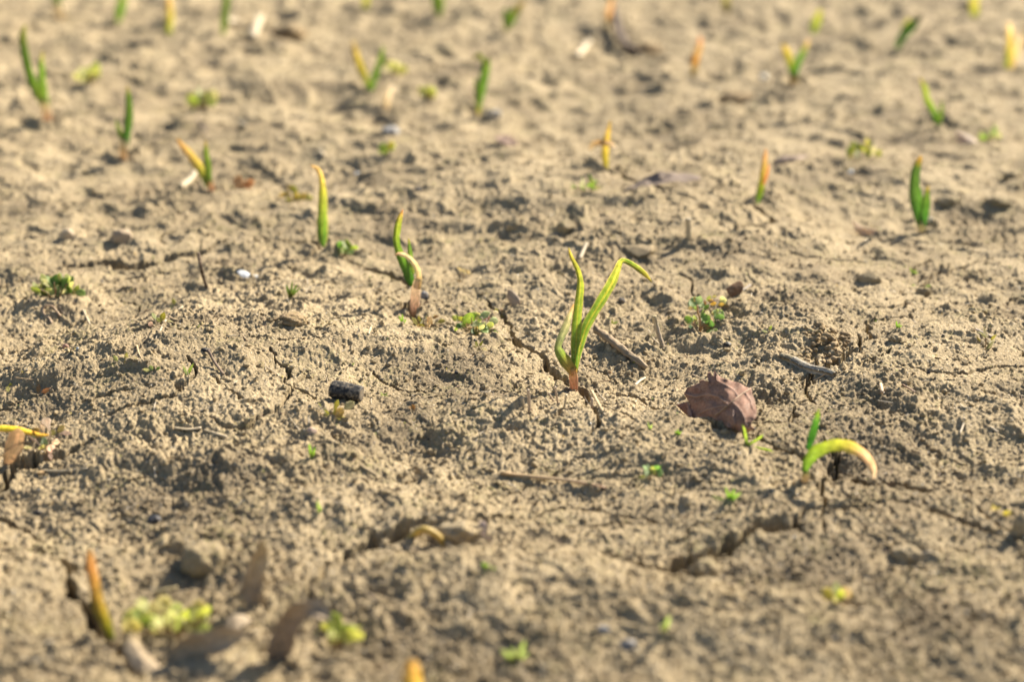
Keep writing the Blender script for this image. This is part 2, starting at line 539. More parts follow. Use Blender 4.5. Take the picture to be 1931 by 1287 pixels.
def blade(name, pts, stops, parent, base, mat, lean=0., wide=1.0, fold=.35, twist=0., twist2=None, thick=.12, n=26, m=9, crenate=0, seed=0, rib=None, wav=0., edge=None):
    """a leaf blade: pts are rows (px, py, width px[, dz m]); base gives its upright plane"""
    rr = random.Random(seed)
    pts = [tuple(p) + (0.,) * (4 - len(p)) for p in pts]
    S = spline(pts, n)
    yb = base.y
    C, W = [], []
    for x, y, w, dz in S:
        p, t = onplane(x, y, yb, dz)
        C.append(p); W.append(max(w, .6) * wide * t / F)
    vdir = (C[n // 2] - Vector((0, 0, CAMH))).normalized()
    V, cols, uvs = [], [], []
    ks = np.linspace(-1, 1, m)
    if twist2 is None:
        twist2 = twist
    frames = []
    for i in range(n):
        T = (C[min(i + 1, n - 1)] - C[max(i - 1, 0)])
        T = T.normalized() if T.length > 1e-9 else Vector((0, 0, 1))
        Sd = T.cross(vdir)
        Sd = Sd.normalized() if Sd.length > 1e-6 else Vector((1, 0, 0))
        N = Sd.cross(T)
        if N.dot(vdir) > 0: N = -N                      # N looks at the camera side
        a = twist + (twist2 - twist) * i / (n - 1)
        S2 = Sd * math.cos(a) + N * math.sin(a)
        N2 = N * math.cos(a) - Sd * math.sin(a)
        frames.append((S2, N2))
    ph = rr.uniform(0, 6.28)
    for layer in (0, 1):
        for i in range(n):
            S2, N2 = frames[i]
            t = i / (n - 1)
            w = W[i] / 2
            w *= 1 + .05 * math.sin(t * 17 + ph) + .04 * math.sin(t * 41 + 2 * ph)
            if crenate:
                w *= 1 + .16 * abs(math.sin(t * math.pi * crenate))
            for k in ks:
                kk = abs(k)
                off = -fold * (1 - (kk ** 1.6)) * w
                off += wav * w * math.sin(t * 13 + ph + 2.2 * k) * kk
                if layer:
                    off -= thick * w * (1 - kk ** 2) + .00004
                p = C[i] + S2 * (k * w) + N2 * off
                if lean:
                    q_ = max(-.3, min(1.5, (p.z - base.z) / .02)) * .02 * lean
                    e_ = Vector((p.x, p.y, p.z - CAMH))
                    p = p + e_ * (q_ / e_.y)
                V.append(p)
                c = grad(stops, np.array([t]))[0]
                if edge is not None:
                    q = kk ** 5
                    c = c * (1 - q) + np.array(edge) * q
                if rib is not None and kk < .2:
                    c = c * .45 + np.array(rib) * .55
                cols.append(c); uvs.append(((k + 1) / 2, t))
    Fc = []
    off = n * m
    for i in range(n - 1):
        for j in range(m - 1):
            a = i * m + j
            Fc.append((a, a + 1, a + m + 1, a + m))
            Fc.append((off + a, off + a + m, off + a + m + 1, off + a + 1))
        for j in (0, m - 1):
            a = i * m + j
            q = (a, a + m, off + a + m, off + a)
            Fc.append(q if j == 0 else q[::-1])
    for i in (0, n - 1):
        for j in range(m - 1):
            a = i * m + j
            q = (a, off + a, off + a + 1, a + 1)
            Fc.append(q if i == 0 else q[::-1])
    return mesh_obj(name, V, np.array(Fc), mat, parent, parent.location if parent else base, cols, uvs)

def tube(name, P, R, stops, mat, parent=None, nseg=10, n=None, rough=.0, seed=0, flatten=1.0, origin=None, cap=True):
    """a tapered round stem through 3D points P with radii R"""
    rng = np.random.default_rng(seed)
    n = n or max(8, 5 * len(P))
    A = spline([tuple(p) + (r,) for p, r in zip(P, R)], n)
    V, cols, uvs = [], [], []
    ref = Vector((.31, .2, .93))
    jit = rng.normal(0, 1, (n, nseg))
    jit = (jit + np.roll(jit, 1, 0) + np.roll(jit, 1, 1)) / 1.7
    for i in range(n):
        c = Vector(A[i, :3])
        T = Vector(A[min(i + 1, n - 1), :3]) - Vector(A[max(i - 1, 0), :3])
        T = T.normalized() if T.length > 1e-9 else Vector((0, 0, 1))
        rf = ref if abs(T.dot(ref)) < .95 else Vector((1, 0, 0))
        a = T.cross(rf).normalized(); b = T.cross(a)
        r = max(A[i, 3], .00008)
        col = grad(stops, np.array([i / (n - 1)]))[0]
        for j in range(nseg):
            th = 2 * math.pi * j / nseg
            rj = r * (1 + rough * jit[i, j])
            V.append(c + a * (math.cos(th) * rj) + b * (math.sin(th) * rj * flatten))
            cols.append(col); uvs.append((j / nseg, i / (n - 1)))
    Fc = []
    for i in range(n - 1):
        for j in range(nseg):
            k = (j + 1) % nseg
            Fc.append((i * nseg + j, i * nseg + k, (i + 1) * nseg + k, (i + 1) * nseg + j))
    if cap:
        Fc.append(tuple(range(nseg))[::-1]); Fc.append(tuple((n - 1) * nseg + j for j in range(nseg)))
    og = parent.location if parent else (origin or Vector(P[0]))
    return mesh_obj(name, V, Fc, mat, parent, og, cols, uvs)

def ico(sub):
    import bmesh
    bm = bmesh.new()
    bmesh.ops.create_icosphere(bm, subdivisions=sub, radius=1)
    V = np.array([v.co[:] for v in bm.verts], np.float32)
    Fc = np.array([[v.index for v in f.verts] for f in bm.faces], np.int32)
    bm.free()
    return V, Fc
ICO = {k: ico(k) for k in (1, 2, 4)}

def lump(name, px, py, wpx, hpx, label, cat, group, mat, col=(.3, .25, .18), seed=0, rough=.22, angular=.0, dpx=None, sink=.64, sub=4, yaw=0., pitch=0., parent=None):
    """a stone or clod resting at a photo pixel: px, py is its foot, wpx x hpx its size there"""
    p = at(px, py)
    t = (p - Vector((0, 0, CAMH))).length
    s = t / F
    V, Fc = ICO[sub]
    V = V.copy()
    q = V * 1.3 + seed * 7.1
    nz = gn(q[:, 0] + q[:, 2] * .7, q[:, 1] - q[:, 2] * .6, seed) + .5 * gn(q[:, 0] * 2.3 - q[:, 2], q[:, 1] * 2.3 + q[:, 2] * 1.9, seed + 5) + .28 * gn(q[:, 0] * 5.3 - q[:, 2] * 3, q[:, 1] * 5.3 + q[:, 2] * 4.9, seed + 6) + .16 * gn(q[:, 0] * 11. - q[:, 2] * 7, q[:, 1] * 12. + q[:, 2] * 9, seed + 7) + .10 * gn(q[:, 0] * 23. - q[:, 2] * 17, q[:, 1] * 24. + q[:, 2] * 19, seed + 8)
    V *= (1 + rough * nz)[:, None]
    if angular:
        rng = np.random.default_rng(seed)
        for k in range(9):
            d = rng.normal(size=3); d /= np.linalg.norm(d)
            e = V @ d
            lim = 1 - angular * rng.uniform(.3, 1)
            V -= np.outer(np.maximum(0, e - lim), d)
    w = wpx * s / 2; h = hpx * s / 2 / .94; dp = (dpx or wpx * .8) * s / 2
    V *= np.array([w, dp, h])
    ca, sa = math.cos(yaw), math.sin(yaw)
    V = V @ np.array([[ca, sa, 0], [-sa, ca, 0], [0, 0, 1]])
    ca, sa = math.cos(pitch), math.sin(pitch)
    V = V @ np.array([[ca, 0, sa], [0, 1, 0], [-sa, 0, ca]])
    c = p + Vector((0, dp * .6, h * (1 - sink)))
    o = mesh_obj(name, V + np.array(c), Fc, mat, parent, parent.location if parent else c, np.tile(np.array(col), (len(V), 1)), np.zeros((len(V), 2)))
    return tag(o, label, cat, group) if parent is None else o

# ------------------------------------------------------------------ the ground sheet
def build_ground():
    py = np.arange(1480, -120, -1.1)
    d_f = CAMH / np.tan(PITCH + np.arctan((py - CY) / F))
    d0, d1 = d_f[0], d_f[-1]
    near = [d0 - .006 * 1.25 ** k for k in range(1, 28)]
    near = [v for v in near if v > -6][::-1]
    far = []
    st = d_f[-1] - d_f[-2]
    v = d1
    while v < 90:
        st *= 1.05; v += st; far.append(v)
    d = np.concatenate((near, d_f, far))
    u_f = (np.arange(-280, 2212, 1.15) - CX) / F
    ext = []
    st = 1.15 / F; v = u_f[-1]
    while v < 60:
        st *= 1.12; v += st; ext.append(v)
    ext = np.array(ext)
    u = np.concatenate(((-ext - (u_f[-1] + u_f[0]))[::-1] if False else (u_f[0] - (ext - u_f[-1]))[::-1], u_f, ext))
    s = np.maximum(depth_of(d), depth_of(d0) * .9)
    X = (u[None, :] * s[:, None]).astype(np.float64)
    Y = np.repeat(d[:, None], len(u), 1)
    spx = np.abs(np.gradient(u))[None, :] * s[:, None]
    spy = np.abs(np.gradient(d))[:, None] * np.ones_like(spx)
    sp = np.maximum(spx, np.minimum(spy, spy * .55 + 0))
    nr, nc = X.shape
    Z = np.empty(X.shape, np.float32); NR = np.empty(X.shape, np.float32)
    for a in range(0, nr, 120):
        z, ne, _ = terrain(X[a:a + 120], Y[a:a + 120], sp[a:a + 120])
        Z[a:a + 120] = z; NR[a:a + 120] = ne
    V = np.stack((X, Y, Z), -1).reshape(-1, 3).astype(np.float32)
    i = np.arange(nr - 1)[:, None] * nc + np.arange(nc - 1)[None, :]
    Fc = np.stack((i, i + 1, i + nc + 1, i + nc), -1).reshape(-1, 4)
    print("ground verts", len(V))
    o = mesh_obj("ground", V, Fc, M_SOIL)
    tag(o, kind="structure")
build_ground()

# ------------------------------------------------------------------ colours (linear)
GRN = (.25, .35, .05); DGRN = (.17, .27, .04); LGRN = (.26, .42, .05); YGRN = (.36, .44, .04); YEL = (.46, .46, .10)
OLV = (.22, .22, .04); TAN = (.58, .42, .24); PALE = (.66, .58, .42); ORG = (.44, .36, .19); RED = (.42, .22, .14)
PINK = (.55, .33, .22); GREY = (.34, .32, .28); BRN = (.20, .11, .06); DBRN = (.075, .045, .03); STRAWC = (.58, .45, .27)
WHT = (.72, .70, .64); PURP = (.22, .12, .12)

def px_of(ox, oy, k):
    """from the pixels of an enlarged crop to photo pixels"""
    return lambda pts: [(ox + p[0] / k, oy + p[1] / k, p[2] / k) + tuple(p[3:]) for p in pts]

# ------------------------------------------------------------------ garlic sprouts
SPROUTS = "garlic sprouts growing in rows"
def sprout(bx, by, label, leaves, sheath=None, sheath_cols=((0, PINK), (.6, TAN), (1, OLV)), seed=0):
    """leaves: list of (points, colour stops, options); sheath: points (px, py, width px)"""
    base = at(bx, by)
    root = thing("garlic_sprout", base, label, "sprout", SPROUTS)
    if sheath:
        P, R = [], []
        for i, q in enumerate(sheath):
            p, t = onplane(q[0], q[1], base.y)
            P.append(p); R.append(q[2] * t / F / 2)
        P.insert(0, P[0] + Vector((0, 0, -.012))); R.insert(0, R[0] * .9)
        tube("sheath", P, R, sheath_cols, M_DRYLEAF, root, 14, 18, .04, seed)
    for k, (pts, stops, opt) in enumerate(leaves):
        o = dict(fold=.4, seed=seed * 9 + k, wide=1.2 if seed == 1 else (.72 if by < 420 else .98))
        o.update(opt)
        lab = o.pop("label", None)
        b = blade("leaf", pts, stops, root, base, o.pop("mat", M_LEAF), **o)
        if lab: b["label"] = lab
    return root

c = px_of(980, 440, 3.787)
GST = [(0, (.14, .30, .04)), (.45, (.27, .40, .045)), (.8, (.38, .46, .06)), (1, (.55, .48, .10))]
sprout(1081, 735, "tall sharp garlic sprout with one folded leaf tip, rooted in the long crack", [
    (c([(395, 975, 30), (394, 930, 44), (396, 850, 52), (402, 750, 58), (411, 600, 58), (424, 480, 52), (434, 390, 44), (432, 330, 38), (415, 262, 34), (385, 200, 30), (362, 150, 22), (349, 103, 5)]),
     GST, dict(fold=.55, twist=-.15, twist2=.55, n=44, m=11, rib=(.42, .42, .05), edge=(.5, .5, .12))),
    (c([(403, 985, 18, .004), (418, 890, 32, .005), (443, 770, 46, .006), (480, 655, 56, .007), (540, 550, 62, .008), (600, 450, 62, .009), (652, 360, 58, .008), (692, 272, 46, .006), (714, 215, 40, .003), (738, 194, 32, 0), (790, 215, 36, -.004), (850, 255, 38, -.008), (900, 298, 28, -.011), (943, 347, 4, -.014)]),
     [(0, (.16, .32, .04)), (.5, (.26, .41, .04)), (.72, (.42, .46, .08)), (.8, (.22, .38, .05)), (1, (.5, .46, .06))], dict(fold=.5, twist=.25, twist2=-.35, n=52, m=11, rib=(.55, .48, .06), edge=(.6, .58, .25))),
    (c([(395, 1010, 40, -.003), (372, 975, 66, -.003), (335, 925, 74, -.004), (297, 872, 60, -.004), (274, 820, 46, -.003), (289, 760, 44, -.001), (320, 690, 46, .001), (350, 610, 38, .003), (372, 550, 26, .004), (386, 505, 6, .005)]),
     [(0, (.5, .36, .14)), (.12, (.4, .36, .10)), (.3, (.26, .36, .08)), (.55, (.42, .48, .30)), (.85, (.5, .5, .34)), (1, (.6, .45, .22))], dict(fold=.6, twist=.3, twist2=-.3, n=40, m=11, label="short bent lower leaf, whitish and dusty")),
], c([(386, 1135, 44), (388, 1080, 60), (384, 1030, 66), (380, 985, 60), (374, 955, 30)]), ((0, (.42, .22, .13)), (.35, (.50, .30, .18)), (.7, (.52, .40, .14)), (1, (.40, .38, .08))), 1)

c = px_of(540, 280, 3.784)
sprout(782, 586, "garlic sprout with a pale hooked outer leaf and thick pinkish neck", [
    (c([(900, 985, 24, .001), (880, 930, 66, .001), (850, 850, 70, .002), (815, 770, 62, .003), (793, 700, 56, .003), (785, 640, 54, .002), (795, 560, 50, .001), (812, 490, 42, 0), (832, 436, 6, 0)]),
     [(0, (.08, .24, .02)), (.4, (.20, .36, .03)), (.8, (.34, .42, .05)), (.94, (.45, .38, .12)), (1, (.5, .22, .1))], dict(fold=.5, twist=.1, twist2=.4)),
    (c([(905, 900, 24, .006), (890, 800, 38, .006), (880, 720, 32, .006), (872, 642, 8, .006)]), [(0, GRN), (.8, (.2, .34, .06)), (1, (.45, .4, .1))], dict(n=16)),
    (c([(930, 1000, 60, -.004), (946, 930, 48, -.001), (936, 870, 46, -.002), (900, 805, 42, -.003), (850, 765, 36, -.004), (800, 752, 26, -.005), (772, 764, 8, -.006)]),
     [(0, (.5, .4, .22)), (.4, (.66, .62, .42)), (.8, (.78, .72, .56)), (.95, (.7, .55, .38)), (1, (.45, .32, .2))], dict(fold=.55, twist=-.2, mat=M_DRYLEAF, label="pale withered outer leaf bent over to a hook")),
], c([(915, 1150, 62), (920, 1090, 72), (922, 1030, 70), (930, 975, 62), (940, 930, 50)]), ((0, (.6, .42, .34)), (.4, (.68, .57, .45)), (1, (.66, .6, .42))), 2)

sprout(610, 470, "single broad upright garlic blade with a browned hooked tip", [
    (c([(264, 705, 26), (260, 650, 72), (258, 560, 80), (259, 440, 74), (260, 330, 62), (257, 260, 50), (245, 190, 42), (225, 150, 36), (195, 130, 24), (170, 118, 6)]),
     [(0, (.10, .30, .03)), (.3, (.26, .42, .04)), (.65, (.40, .44, .06)), (.8, (.54, .48, .16)), (.9, (.55, .43, .24)), (1, (.6, .46, .28))], dict(fold=.5, twist=.2, twist2=-.3, n=34, rib=(.45, .42, .05), edge=(.55, .5, .2))),
], None, seed=3)

c = px_of(1240, 660, 4.198)
sprout(1520, 912, "near garlic sprout with one leaf arching over a crack to a browned tip", [
    (c([(1192, 800, 34, .003), (1210, 730, 58, .003), (1240, 625, 66, .004), (1262, 540, 50, .005), (1276, 470, 6, .006)]), [(0, (.06, .26, .02)), (.7, (.14, .34, .02)), (1, (.36, .44, .05))], dict(fold=.5, twist=-.35)),
    (c([(1160, 1000, 20, 0), (1172, 945, 62, -.001), (1196, 880, 92, -.002), (1250, 815, 108, -.004), (1330, 775, 108, -.006), (1430, 757, 104, -.008), (1530, 775, 98, -.010), (1620, 825, 88, -.012), (1682, 890, 72, -.013), (1712, 960, 44, -.014), (1712, 1030, 8, -.014)]),
     [(0, (.17, .33, .03)), (.25, (.29, .41, .03)), (.5, (.42, .46, .05)), (.62, (.52, .48, .14)), (.72, (.62, .5, .34)), (.85, (.60, .50, .36)), (1, (.62, .55, .45))], dict(fold=.4, twist=.35, twist2=.1, n=44, m=11, label="arching outer leaf, green going yellow to a papery brown tip")),
], c([(1168, 1110, 52), (1172, 1050, 62), (1172, 1000, 60), (1172, 960, 44)]), ((0, (.55, .42, .28)), (.6, (.5, .42, .24)), (1, (.3, .36, .08))), 4)

c = px_of(0, 0, 2.994)
sprout(397, 360, "garlic sprout with one leaning yellow leaf and one green upright leaf", [
    (c([(1168, 1060, 24), (1158, 1010, 56), (1115, 930, 74), (1062, 860, 64), (1018, 810, 46), (998, 778, 10)]), [(0, (.14, .34, .03)), (.2, (.36, .42, .04)), (.45, (.54, .48, .1)), (.8, (.58, .46, .2)), (1, (.55, .4, .2))], dict(twist=.3)),
    (c([(1180, 1060, 36, .003), (1176, 960, 52, .003), (1164, 870, 46, .003), (1160, 795, 12, .003)]), [(0, DGRN), (.8, GRN), (1, (.5, .38, .1))], {}),
], c([(1200, 1085, 34), (1194, 1050, 40), (1185, 1020, 36)]), seed=5)
sprout(235, 296, "short deep green garlic sprout with a small second leaf beside it", [
    (c([(702, 850, 30), (712, 770, 64), (727, 660, 66), (726, 560, 50), (718, 485, 12)]), [(0, (.10, .3, .05)), (.4, (.14, .27, .04)), (.85, (.20, .32, .05)), (1, (.5, .4, .16))], dict(twist=.2)),
    (c([(694, 800, 34, -.002), (670, 730, 36, -.004), (655, 676, 8, -.006)]), [(0, DGRN), (1, GRN)], dict(n=14)),
], c([(700, 885, 40), (698, 830, 46), (700, 780, 40)]), ((0, TAN), (.6, PALE), (1, (.4, .45, .2))), 6)
sprout(88, 228, "tall two-leaved garlic sprout with a curved dark blade, farthest back on its row", [
    (c([(250, 610, 44), (212, 530, 62), (170, 430, 70), (140, 300, 62), (128, 200, 56), (142, 140, 16)]), [(0, (.3, .38, .05)), (.35, (.2, .34, .02)), (.7, (.16, .27, .04)), (1, (.36, .38, .1))], dict(twist=.25)),
    (c([(256, 580, 50, -.004), (240, 480, 60, -.006), (234, 380, 50, -.008), (240, 290, 14, -.010)]), [(0, (.25, .38, .04)), (.7, (.22, .36, .04)), (1, (.5, .45, .16))], dict(twist=-.3)),
], c([(272, 690, 48), (262, 620, 58), (250, 550, 52)]), ((0, PINK), (.5, PALE), (1, (.36, .42, .12))), 7)
sprout(110, 28, "blurred garlic sprout with a pale base, cut off by the frame top", [
    (c([(325, 60, 44), (322, 20, 60), (320, -80, 60), (330, -190, 14)]), [(0, (.3, .4, .1)), (.3, DGRN), (1, GRN)], {})], c([(336, 84, 66), (334, 50, 60), (330, 20, 50)]), ((0, PALE), (1, PALE)), 8)
sprout(222, 44, "yellow-green garlic blade between the two pale-based far sprouts", [
    (c([(660, 140, 30), (675, 70, 70), (692, -10, 64), (700, -110, 10)]), [(0, GRN), (.4, (.2, .36, .03)), (1, YEL)], dict(twist=-.2))], seed=9)
sprout(317, 64, "faded yellow garlic blade standing near the frame top", [
    (c([(950, 190, 44), (958, 110, 64), (955, 20, 56), (950, -60, 10)]), [(0, YGRN), (.3, YEL), (1, TAN)], {})], seed=10)
sprout(421, 66, "blurred slim green garlic blade with dry straw at its foot", [
    (c([(1258, 195, 36), (1265, 110, 60), (1278, 0, 52), (1285, -70, 8)]), [(0, GRN), (.5, DGRN), (1, GRN)], {})], seed=11)

c = px_of(644, 0, 2.994)
sprout(698, 168, "forked garlic sprout with a yellow blade and a green blade in a V", [
    (c([(160, 510, 40), (128, 430, 62), (88, 330, 62), (65, 222, 14)]), [(0, (.2, .36, .03)), (.3, (.4, .4, .03)), (.7, (.5, .44, .07)), (1, ORG)], dict(twist=.3)),
    (c([(165, 510, 40, -.002), (192, 420, 58, -.003), (222, 330, 50, -.004), (236, 258, 12, -.005)]), [(0, (.2, .36, .03)), (.5, DGRN), (1, GRN)], dict(twist=-.3)),
], seed=12)
sprout(900, 218, "green garlic sprout with a bent dark tip above a dark hollow", [
    (c([(770, 650, 30), (776, 560, 70), (800, 450, 80), (822, 360, 54), (836, 310, 10)]), [(0, (.5, .42, .16)), (.2, (.2, .36, .05)), (.6, (.17, .31, .04)), (.85, (.22, .34, .05)), (1, DBRN)], dict(twist=.3)),
    (c([(776, 600, 30, -.004), (765, 500, 40, -.006), (752, 440, 8, -.008)]), [(0, GRN), (1, LGRN)], dict(n=14)),
    (c([(812, 370, 30, -.003), (775, 310, 36, -.008), (735, 345, 8, -.012)]), [(0, GRN), (1, OLV)], dict(n=14)),
], seed=13)
sprout(1142, 318, "yellow garlic stub with a pale husk hanging across it", [
    (c([(1495, 955, 36), (1488, 870, 60), (1500, 770, 50), (1518, 682, 12)]), [(0, (.36, .36, .02)), (.5, (.52, .45, .07)), (1, (.5, .4, .12))], dict(twist=.2)),
    (c([(1400, 850, 20, -.004), (1420, 815, 44, -.004), (1470, 805, 44, -.005), (1520, 812, 40, -.005), (1555, 835, 10, -.005)]), [(0, PALE), (.5, (.5, .36, .16)), (1, WHT)], dict(mat=M_DRYLEAF, n=16, label="pale papery husk arched across the stub")),
], seed=14)
sprout(823, 30, "bright green garlic blade at the frame top beside a dark ridge", [
    (c([(552, 95, 40), (540, 40, 72), (520, -40, 62), (515, -110, 10)]), [(0, DGRN), (.5, DGRN), (1, LGRN)], dict(twist=.2)),
    (c([(548, 80, 30, -.004), (565, 20, 44, -.006), (560, -60, 8, -.008)]), [(0, DGRN), (1, GRN)], dict(n=14))], seed=15)
sprout(952, 60, "leaning olive and green garlic sprout with a brown tip, far back", [
    (c([(922, 175, 30), (952, 110, 76), (992, 50, 66), (1040, 0, 14)]), [(0, OLV), (.3, (.18, .34, .02)), (.7, OLV), (1, ORG)], dict(twist=-.3)),
    (c([(920, 160, 30, -.003), (930, 90, 50, -.004), (925, 40, 8, -.005)]), [(0, GRN), (1, (.12, .24, .03))], dict(n=14))], seed=16)
sprout(690, 14, "thin yellow garlic tip barely showing at the frame top", [
    (c([(132, 60, 40), (135, 0, 56), (130, -80, 10)]), [(0, YGRN), (.6, YEL), (1, ORG)], dict(n=14))], seed=17)
sprout(1148, 58, "withered brownish garlic shoot standing behind a dark twig", [
    (c([(1500, 170, 30), (1505, 90, 50), (1525, 10, 44), (1530, -40, 8)]), [(0, OLV), (.5, TAN), (1, ORG)], dict(n=14))], seed=18)

c = px_of(1288, 0, 2.994)
sprout(1431, 388, "narrow garlic shoot going orange to red at its tip, above a short crack", [
    (c([(418, 1150, 34), (436, 1080, 56), (453, 980, 52), (463, 890, 42), (468, 838, 10)]), [(0, (.14, .3, .02)), (.35, (.3, .34, .02)), (.6, (.42, .36, .08)), (.85, (.46, .34, .18)), (1, (.45, .33, .22))], dict(twist=.2)),
    (c([(452, 1040, 26, -.003), (472, 985, 34, -.004), (490, 920, 6, -.006)]), [(0, (.5, .28, .04)), (1, (.45, .32, .2))], dict(n=14))], seed=19)
sprout(1741, 434, "garlic sprout with a long curved leaf and a short straight one, right of the middle", [
    (c([(1345, 1275, 44), (1325, 1170, 76), (1308, 1060, 68), (1312, 980, 54), (1330, 915, 40), (1345, 878, 10)]), [(0, (.14, .36, .05)), (.4, (.15, .29, .05)), (.8, (.13, .24, .05)), (.93, (.4, .3, .04)), (1, (.5, .38, .12))], dict(twist=.3)),
    (c([(1352, 1275, 40, -.003), (1368, 1160, 56, -.005), (1384, 1052, 10, -.007)]), [(0, (.08, .28, .03)), (.8, DGRN), (1, (.45, .35, .05))], dict(n=18))],
    c([(1352, 1310, 36), (1350, 1270, 44), (1348, 1240, 40)]), ((0, PALE), (1, (.36, .45, .15))), 20)
sprout(1496, 160, "small forked garlic sprout with one yellow tip and a tan base", [
    (c([(618, 430, 40), (602, 350, 62), (578, 280, 60), (560, 248, 16)]), [(0, (.12, .3, .02)), (.5, (.4, .4, .03)), (1, (.55, .46, .12))], dict(twist=.3)),
    (c([(626, 440, 40, -.003), (650, 350, 58, -.004), (688, 275, 50, -.005), (712, 222, 12, -.006)]), [(0, (.1, .3, .02)), (.6, (.2, .34, .05)), (1, TAN)], dict(twist=-.3))],
    c([(628, 500, 46), (626, 450, 50), (624, 410, 44)]), ((0, TAN), (1, OLV)), 21)
sprout(1770, 237, "leaning garlic sprout above a pale scrap, near the far right", [
    (c([(1442, 710, 34), (1412, 630, 52), (1376, 560, 52), (1364, 500, 48), (1338, 440, 12)]), [(0, (.1, .3, .02)), (.5, (.32, .44, .02)), (.85, (.36, .44, .05)), (1, (.5, .4, .1))], dict(twist=.3)),
    (c([(1442, 700, 36, -.003), (1456, 640, 38, -.004), (1462, 570, 8, -.006)]), [(0, DGRN), (1, GRN)], dict(n=14))], seed=22)
sprout(1308, 142, "lone blurred garlic blade with an orange-pink top", [
    (c([(55, 430, 36), (70, 335, 58), (92, 260, 56), (96, 205, 16)]), [(0, OLV), (.4, (.5, .32, .06)), (.7, ORG), (1, (.6, .34, .2))], dict(twist=.2))], seed=23)
sprout(1533, 62, "short yellow-green garlic blade far back, alone", [
    (c([(730, 195, 30), (748, 135, 72), (768, 75, 50), (780, 50, 10)]), [(0, GRN), (.4, YGRN), (1, YEL)], dict(n=16))], seed=24)
sprout(1690, 92, "dark green garlic sprout leaning over with a brown tip, far back", [
    (c([(1205, 275, 34), (1238, 205, 72), (1298, 135, 80), (1345, 85, 16)]), [(0, (.1, .24, .04)), (.5, (.12, .32, .03)), (1, DBRN)], dict(twist=-.3)),
    (c([(1225, 230, 30, .004), (1260, 150, 60, .004), (1275, 100, 10, .004)]), [(0, YGRN), (1, YEL)], dict(n=14))], seed=25)
sprout(1900, 130, "pale yellow two-bladed garlic sprout beside a dark hollow, far right", [
    (c([(1828, 385, 44), (1842, 280, 60), (1845, 170, 50), (1838, 120, 12)]), [(0, (.3, .4, .03)), (.5, (.5, .45, .1)), (1, PALE)], dict(twist=.2)),
    (c([(1850, 395, 40, -.003), (1885, 280, 44, -.004), (1912, 180, 10, -.006)]), [(0, (.5, .42, .16)), (1, PALE)], dict(n=16))], seed=26)
sprout(1838, 30, "broad yellow garlic blade cut by the frame top, far right", [
    (c([(1645, 95, 60), (1642, 20, 76), (1648, -80, 14)]), [(0, YGRN), (.4, YEL), (1, YEL)], dict(n=16))], seed=27)
sprout(1370, 25, "dull olive garlic stub with a dark foot at the frame top", [
    (c([(248, 80, 40), (242, 20, 64), (235, -50, 12)]), [(0, DBRN), (.4, OLV), (1, YEL)], dict(n=14))], seed=28)

c = px_of(0, 857, 2.994)
sprout(214, 1212, "near blurred garlic shoot with an orange tip, rooted at a dark crack", [
    (c([(634, 1075, 34), (618, 1010, 54), (585, 920, 62), (550, 810, 62), (524, 690, 64), (508, 600, 60), (503, 550, 30)]), [(0, (.2, .28, .01)), (.25, (.38, .36, .02)), (.5, (.44, .34, .06)), (.8, (.47, .30, .09)), (1, (.48, .33, .14))], dict(fold=.6, twist=.2)),
    (c([(590, 960, 40, .004), (545, 880, 50, .006), (512, 780, 12, .006)]), [(0, (.14, .18, .02)), (1, (.3, .24, .04))], dict(n=16))], seed=29)
sprout(782, 1330, "blunt yellow garlic tip poking up at the lower frame edge", [
    ([(782, 1335, 26), (780, 1300, 36), (778, 1268, 36), (776, 1246, 20)], [(0, YEL), (.6, (.50, .38, .08)), (1, (.45, .33, .12))], dict(n=16))], seed=30)
c = px_of(0, 760, 8.045)
sprout(-70, 850, "flattened yellow garlic leaf lying in from the frame edge onto a greyish weed", [
    (c([(-560, 720, 60, .0), (-400, 480, 100, .0), (-180, 400, 108, .0), (20, 392, 110, 0), (200, 402, 104, 0), (350, 430, 94, -.002), (480, 462, 80, -.004), (600, 490, 66, -.006), (745, 492, 14, -.008)]),
     [(0, GRN), (.4, (.5, .5, .04)), (.6, (.62, .56, .03)), (1, (.62, .4, .03))], dict(n=36, m=11, fold=.45, rib=(.4, .5, .04), edge=(.72, .55, .12), label="yellow leaf lying over the soil"))], seed=31)

# ------------------------------------------------------------------ weeds
WEEDS = "weed seedlings between the garlic rows"
PROF = {
    "round": [(0, .12), (.12, .55), (.3, .9), (.5, 1), (.7, .93), (.88, .62), (1, .12)],
    "ovate": [(0, .14), (.2, .6), (.45, 1), (.7, .8), (.9, .35), (1, .04)],
    "spoon": [(0, .14), (.25, .2), (.5, .5), (.72, 1), (.9, .8), (1, .2)],
    "lance": [(0, .4), (.3, 1), (.6, .8), (1, .06)],
}
def weed_leaf(root, base, x, y, L, W, ang, shape, col, col2=None, dz0=0., dz1=0., twist=0., curl=0., seed=0, crenate=0, fold=.12, mat=None):
    """one leaf from its stalk end (px) along an image angle (degrees, 90 is up); curl bends it (degrees)"""
    pts = []
    a = math.radians(ang); step = L / 6.
    cx, cy = x, y
    for i in range(7):
        t = i / 6
        w = np.interp(t, [p[0] for p in PROF[shape]], [p[1] for p in PROF[shape]]) * W
        pts.append((cx, cy, w, dz0 + (dz1 - dz0) * t))
        cx += math.cos(a) * step; cy -= math.sin(a) * step
        a += math.radians(curl) / 6
    return blade("leaf", pts, [(0, col), (1, col2 or col)], root, base, mat or M_WEED, fold=fold, twist=twist, lean=.2 + 1.4 * ((seed * .618) % 1), wide=1.2, n=14, m=7, seed=seed, crenate=crenate, rib=tuple(np.array(col) * .7 + np.array((.1, .1, .04))))

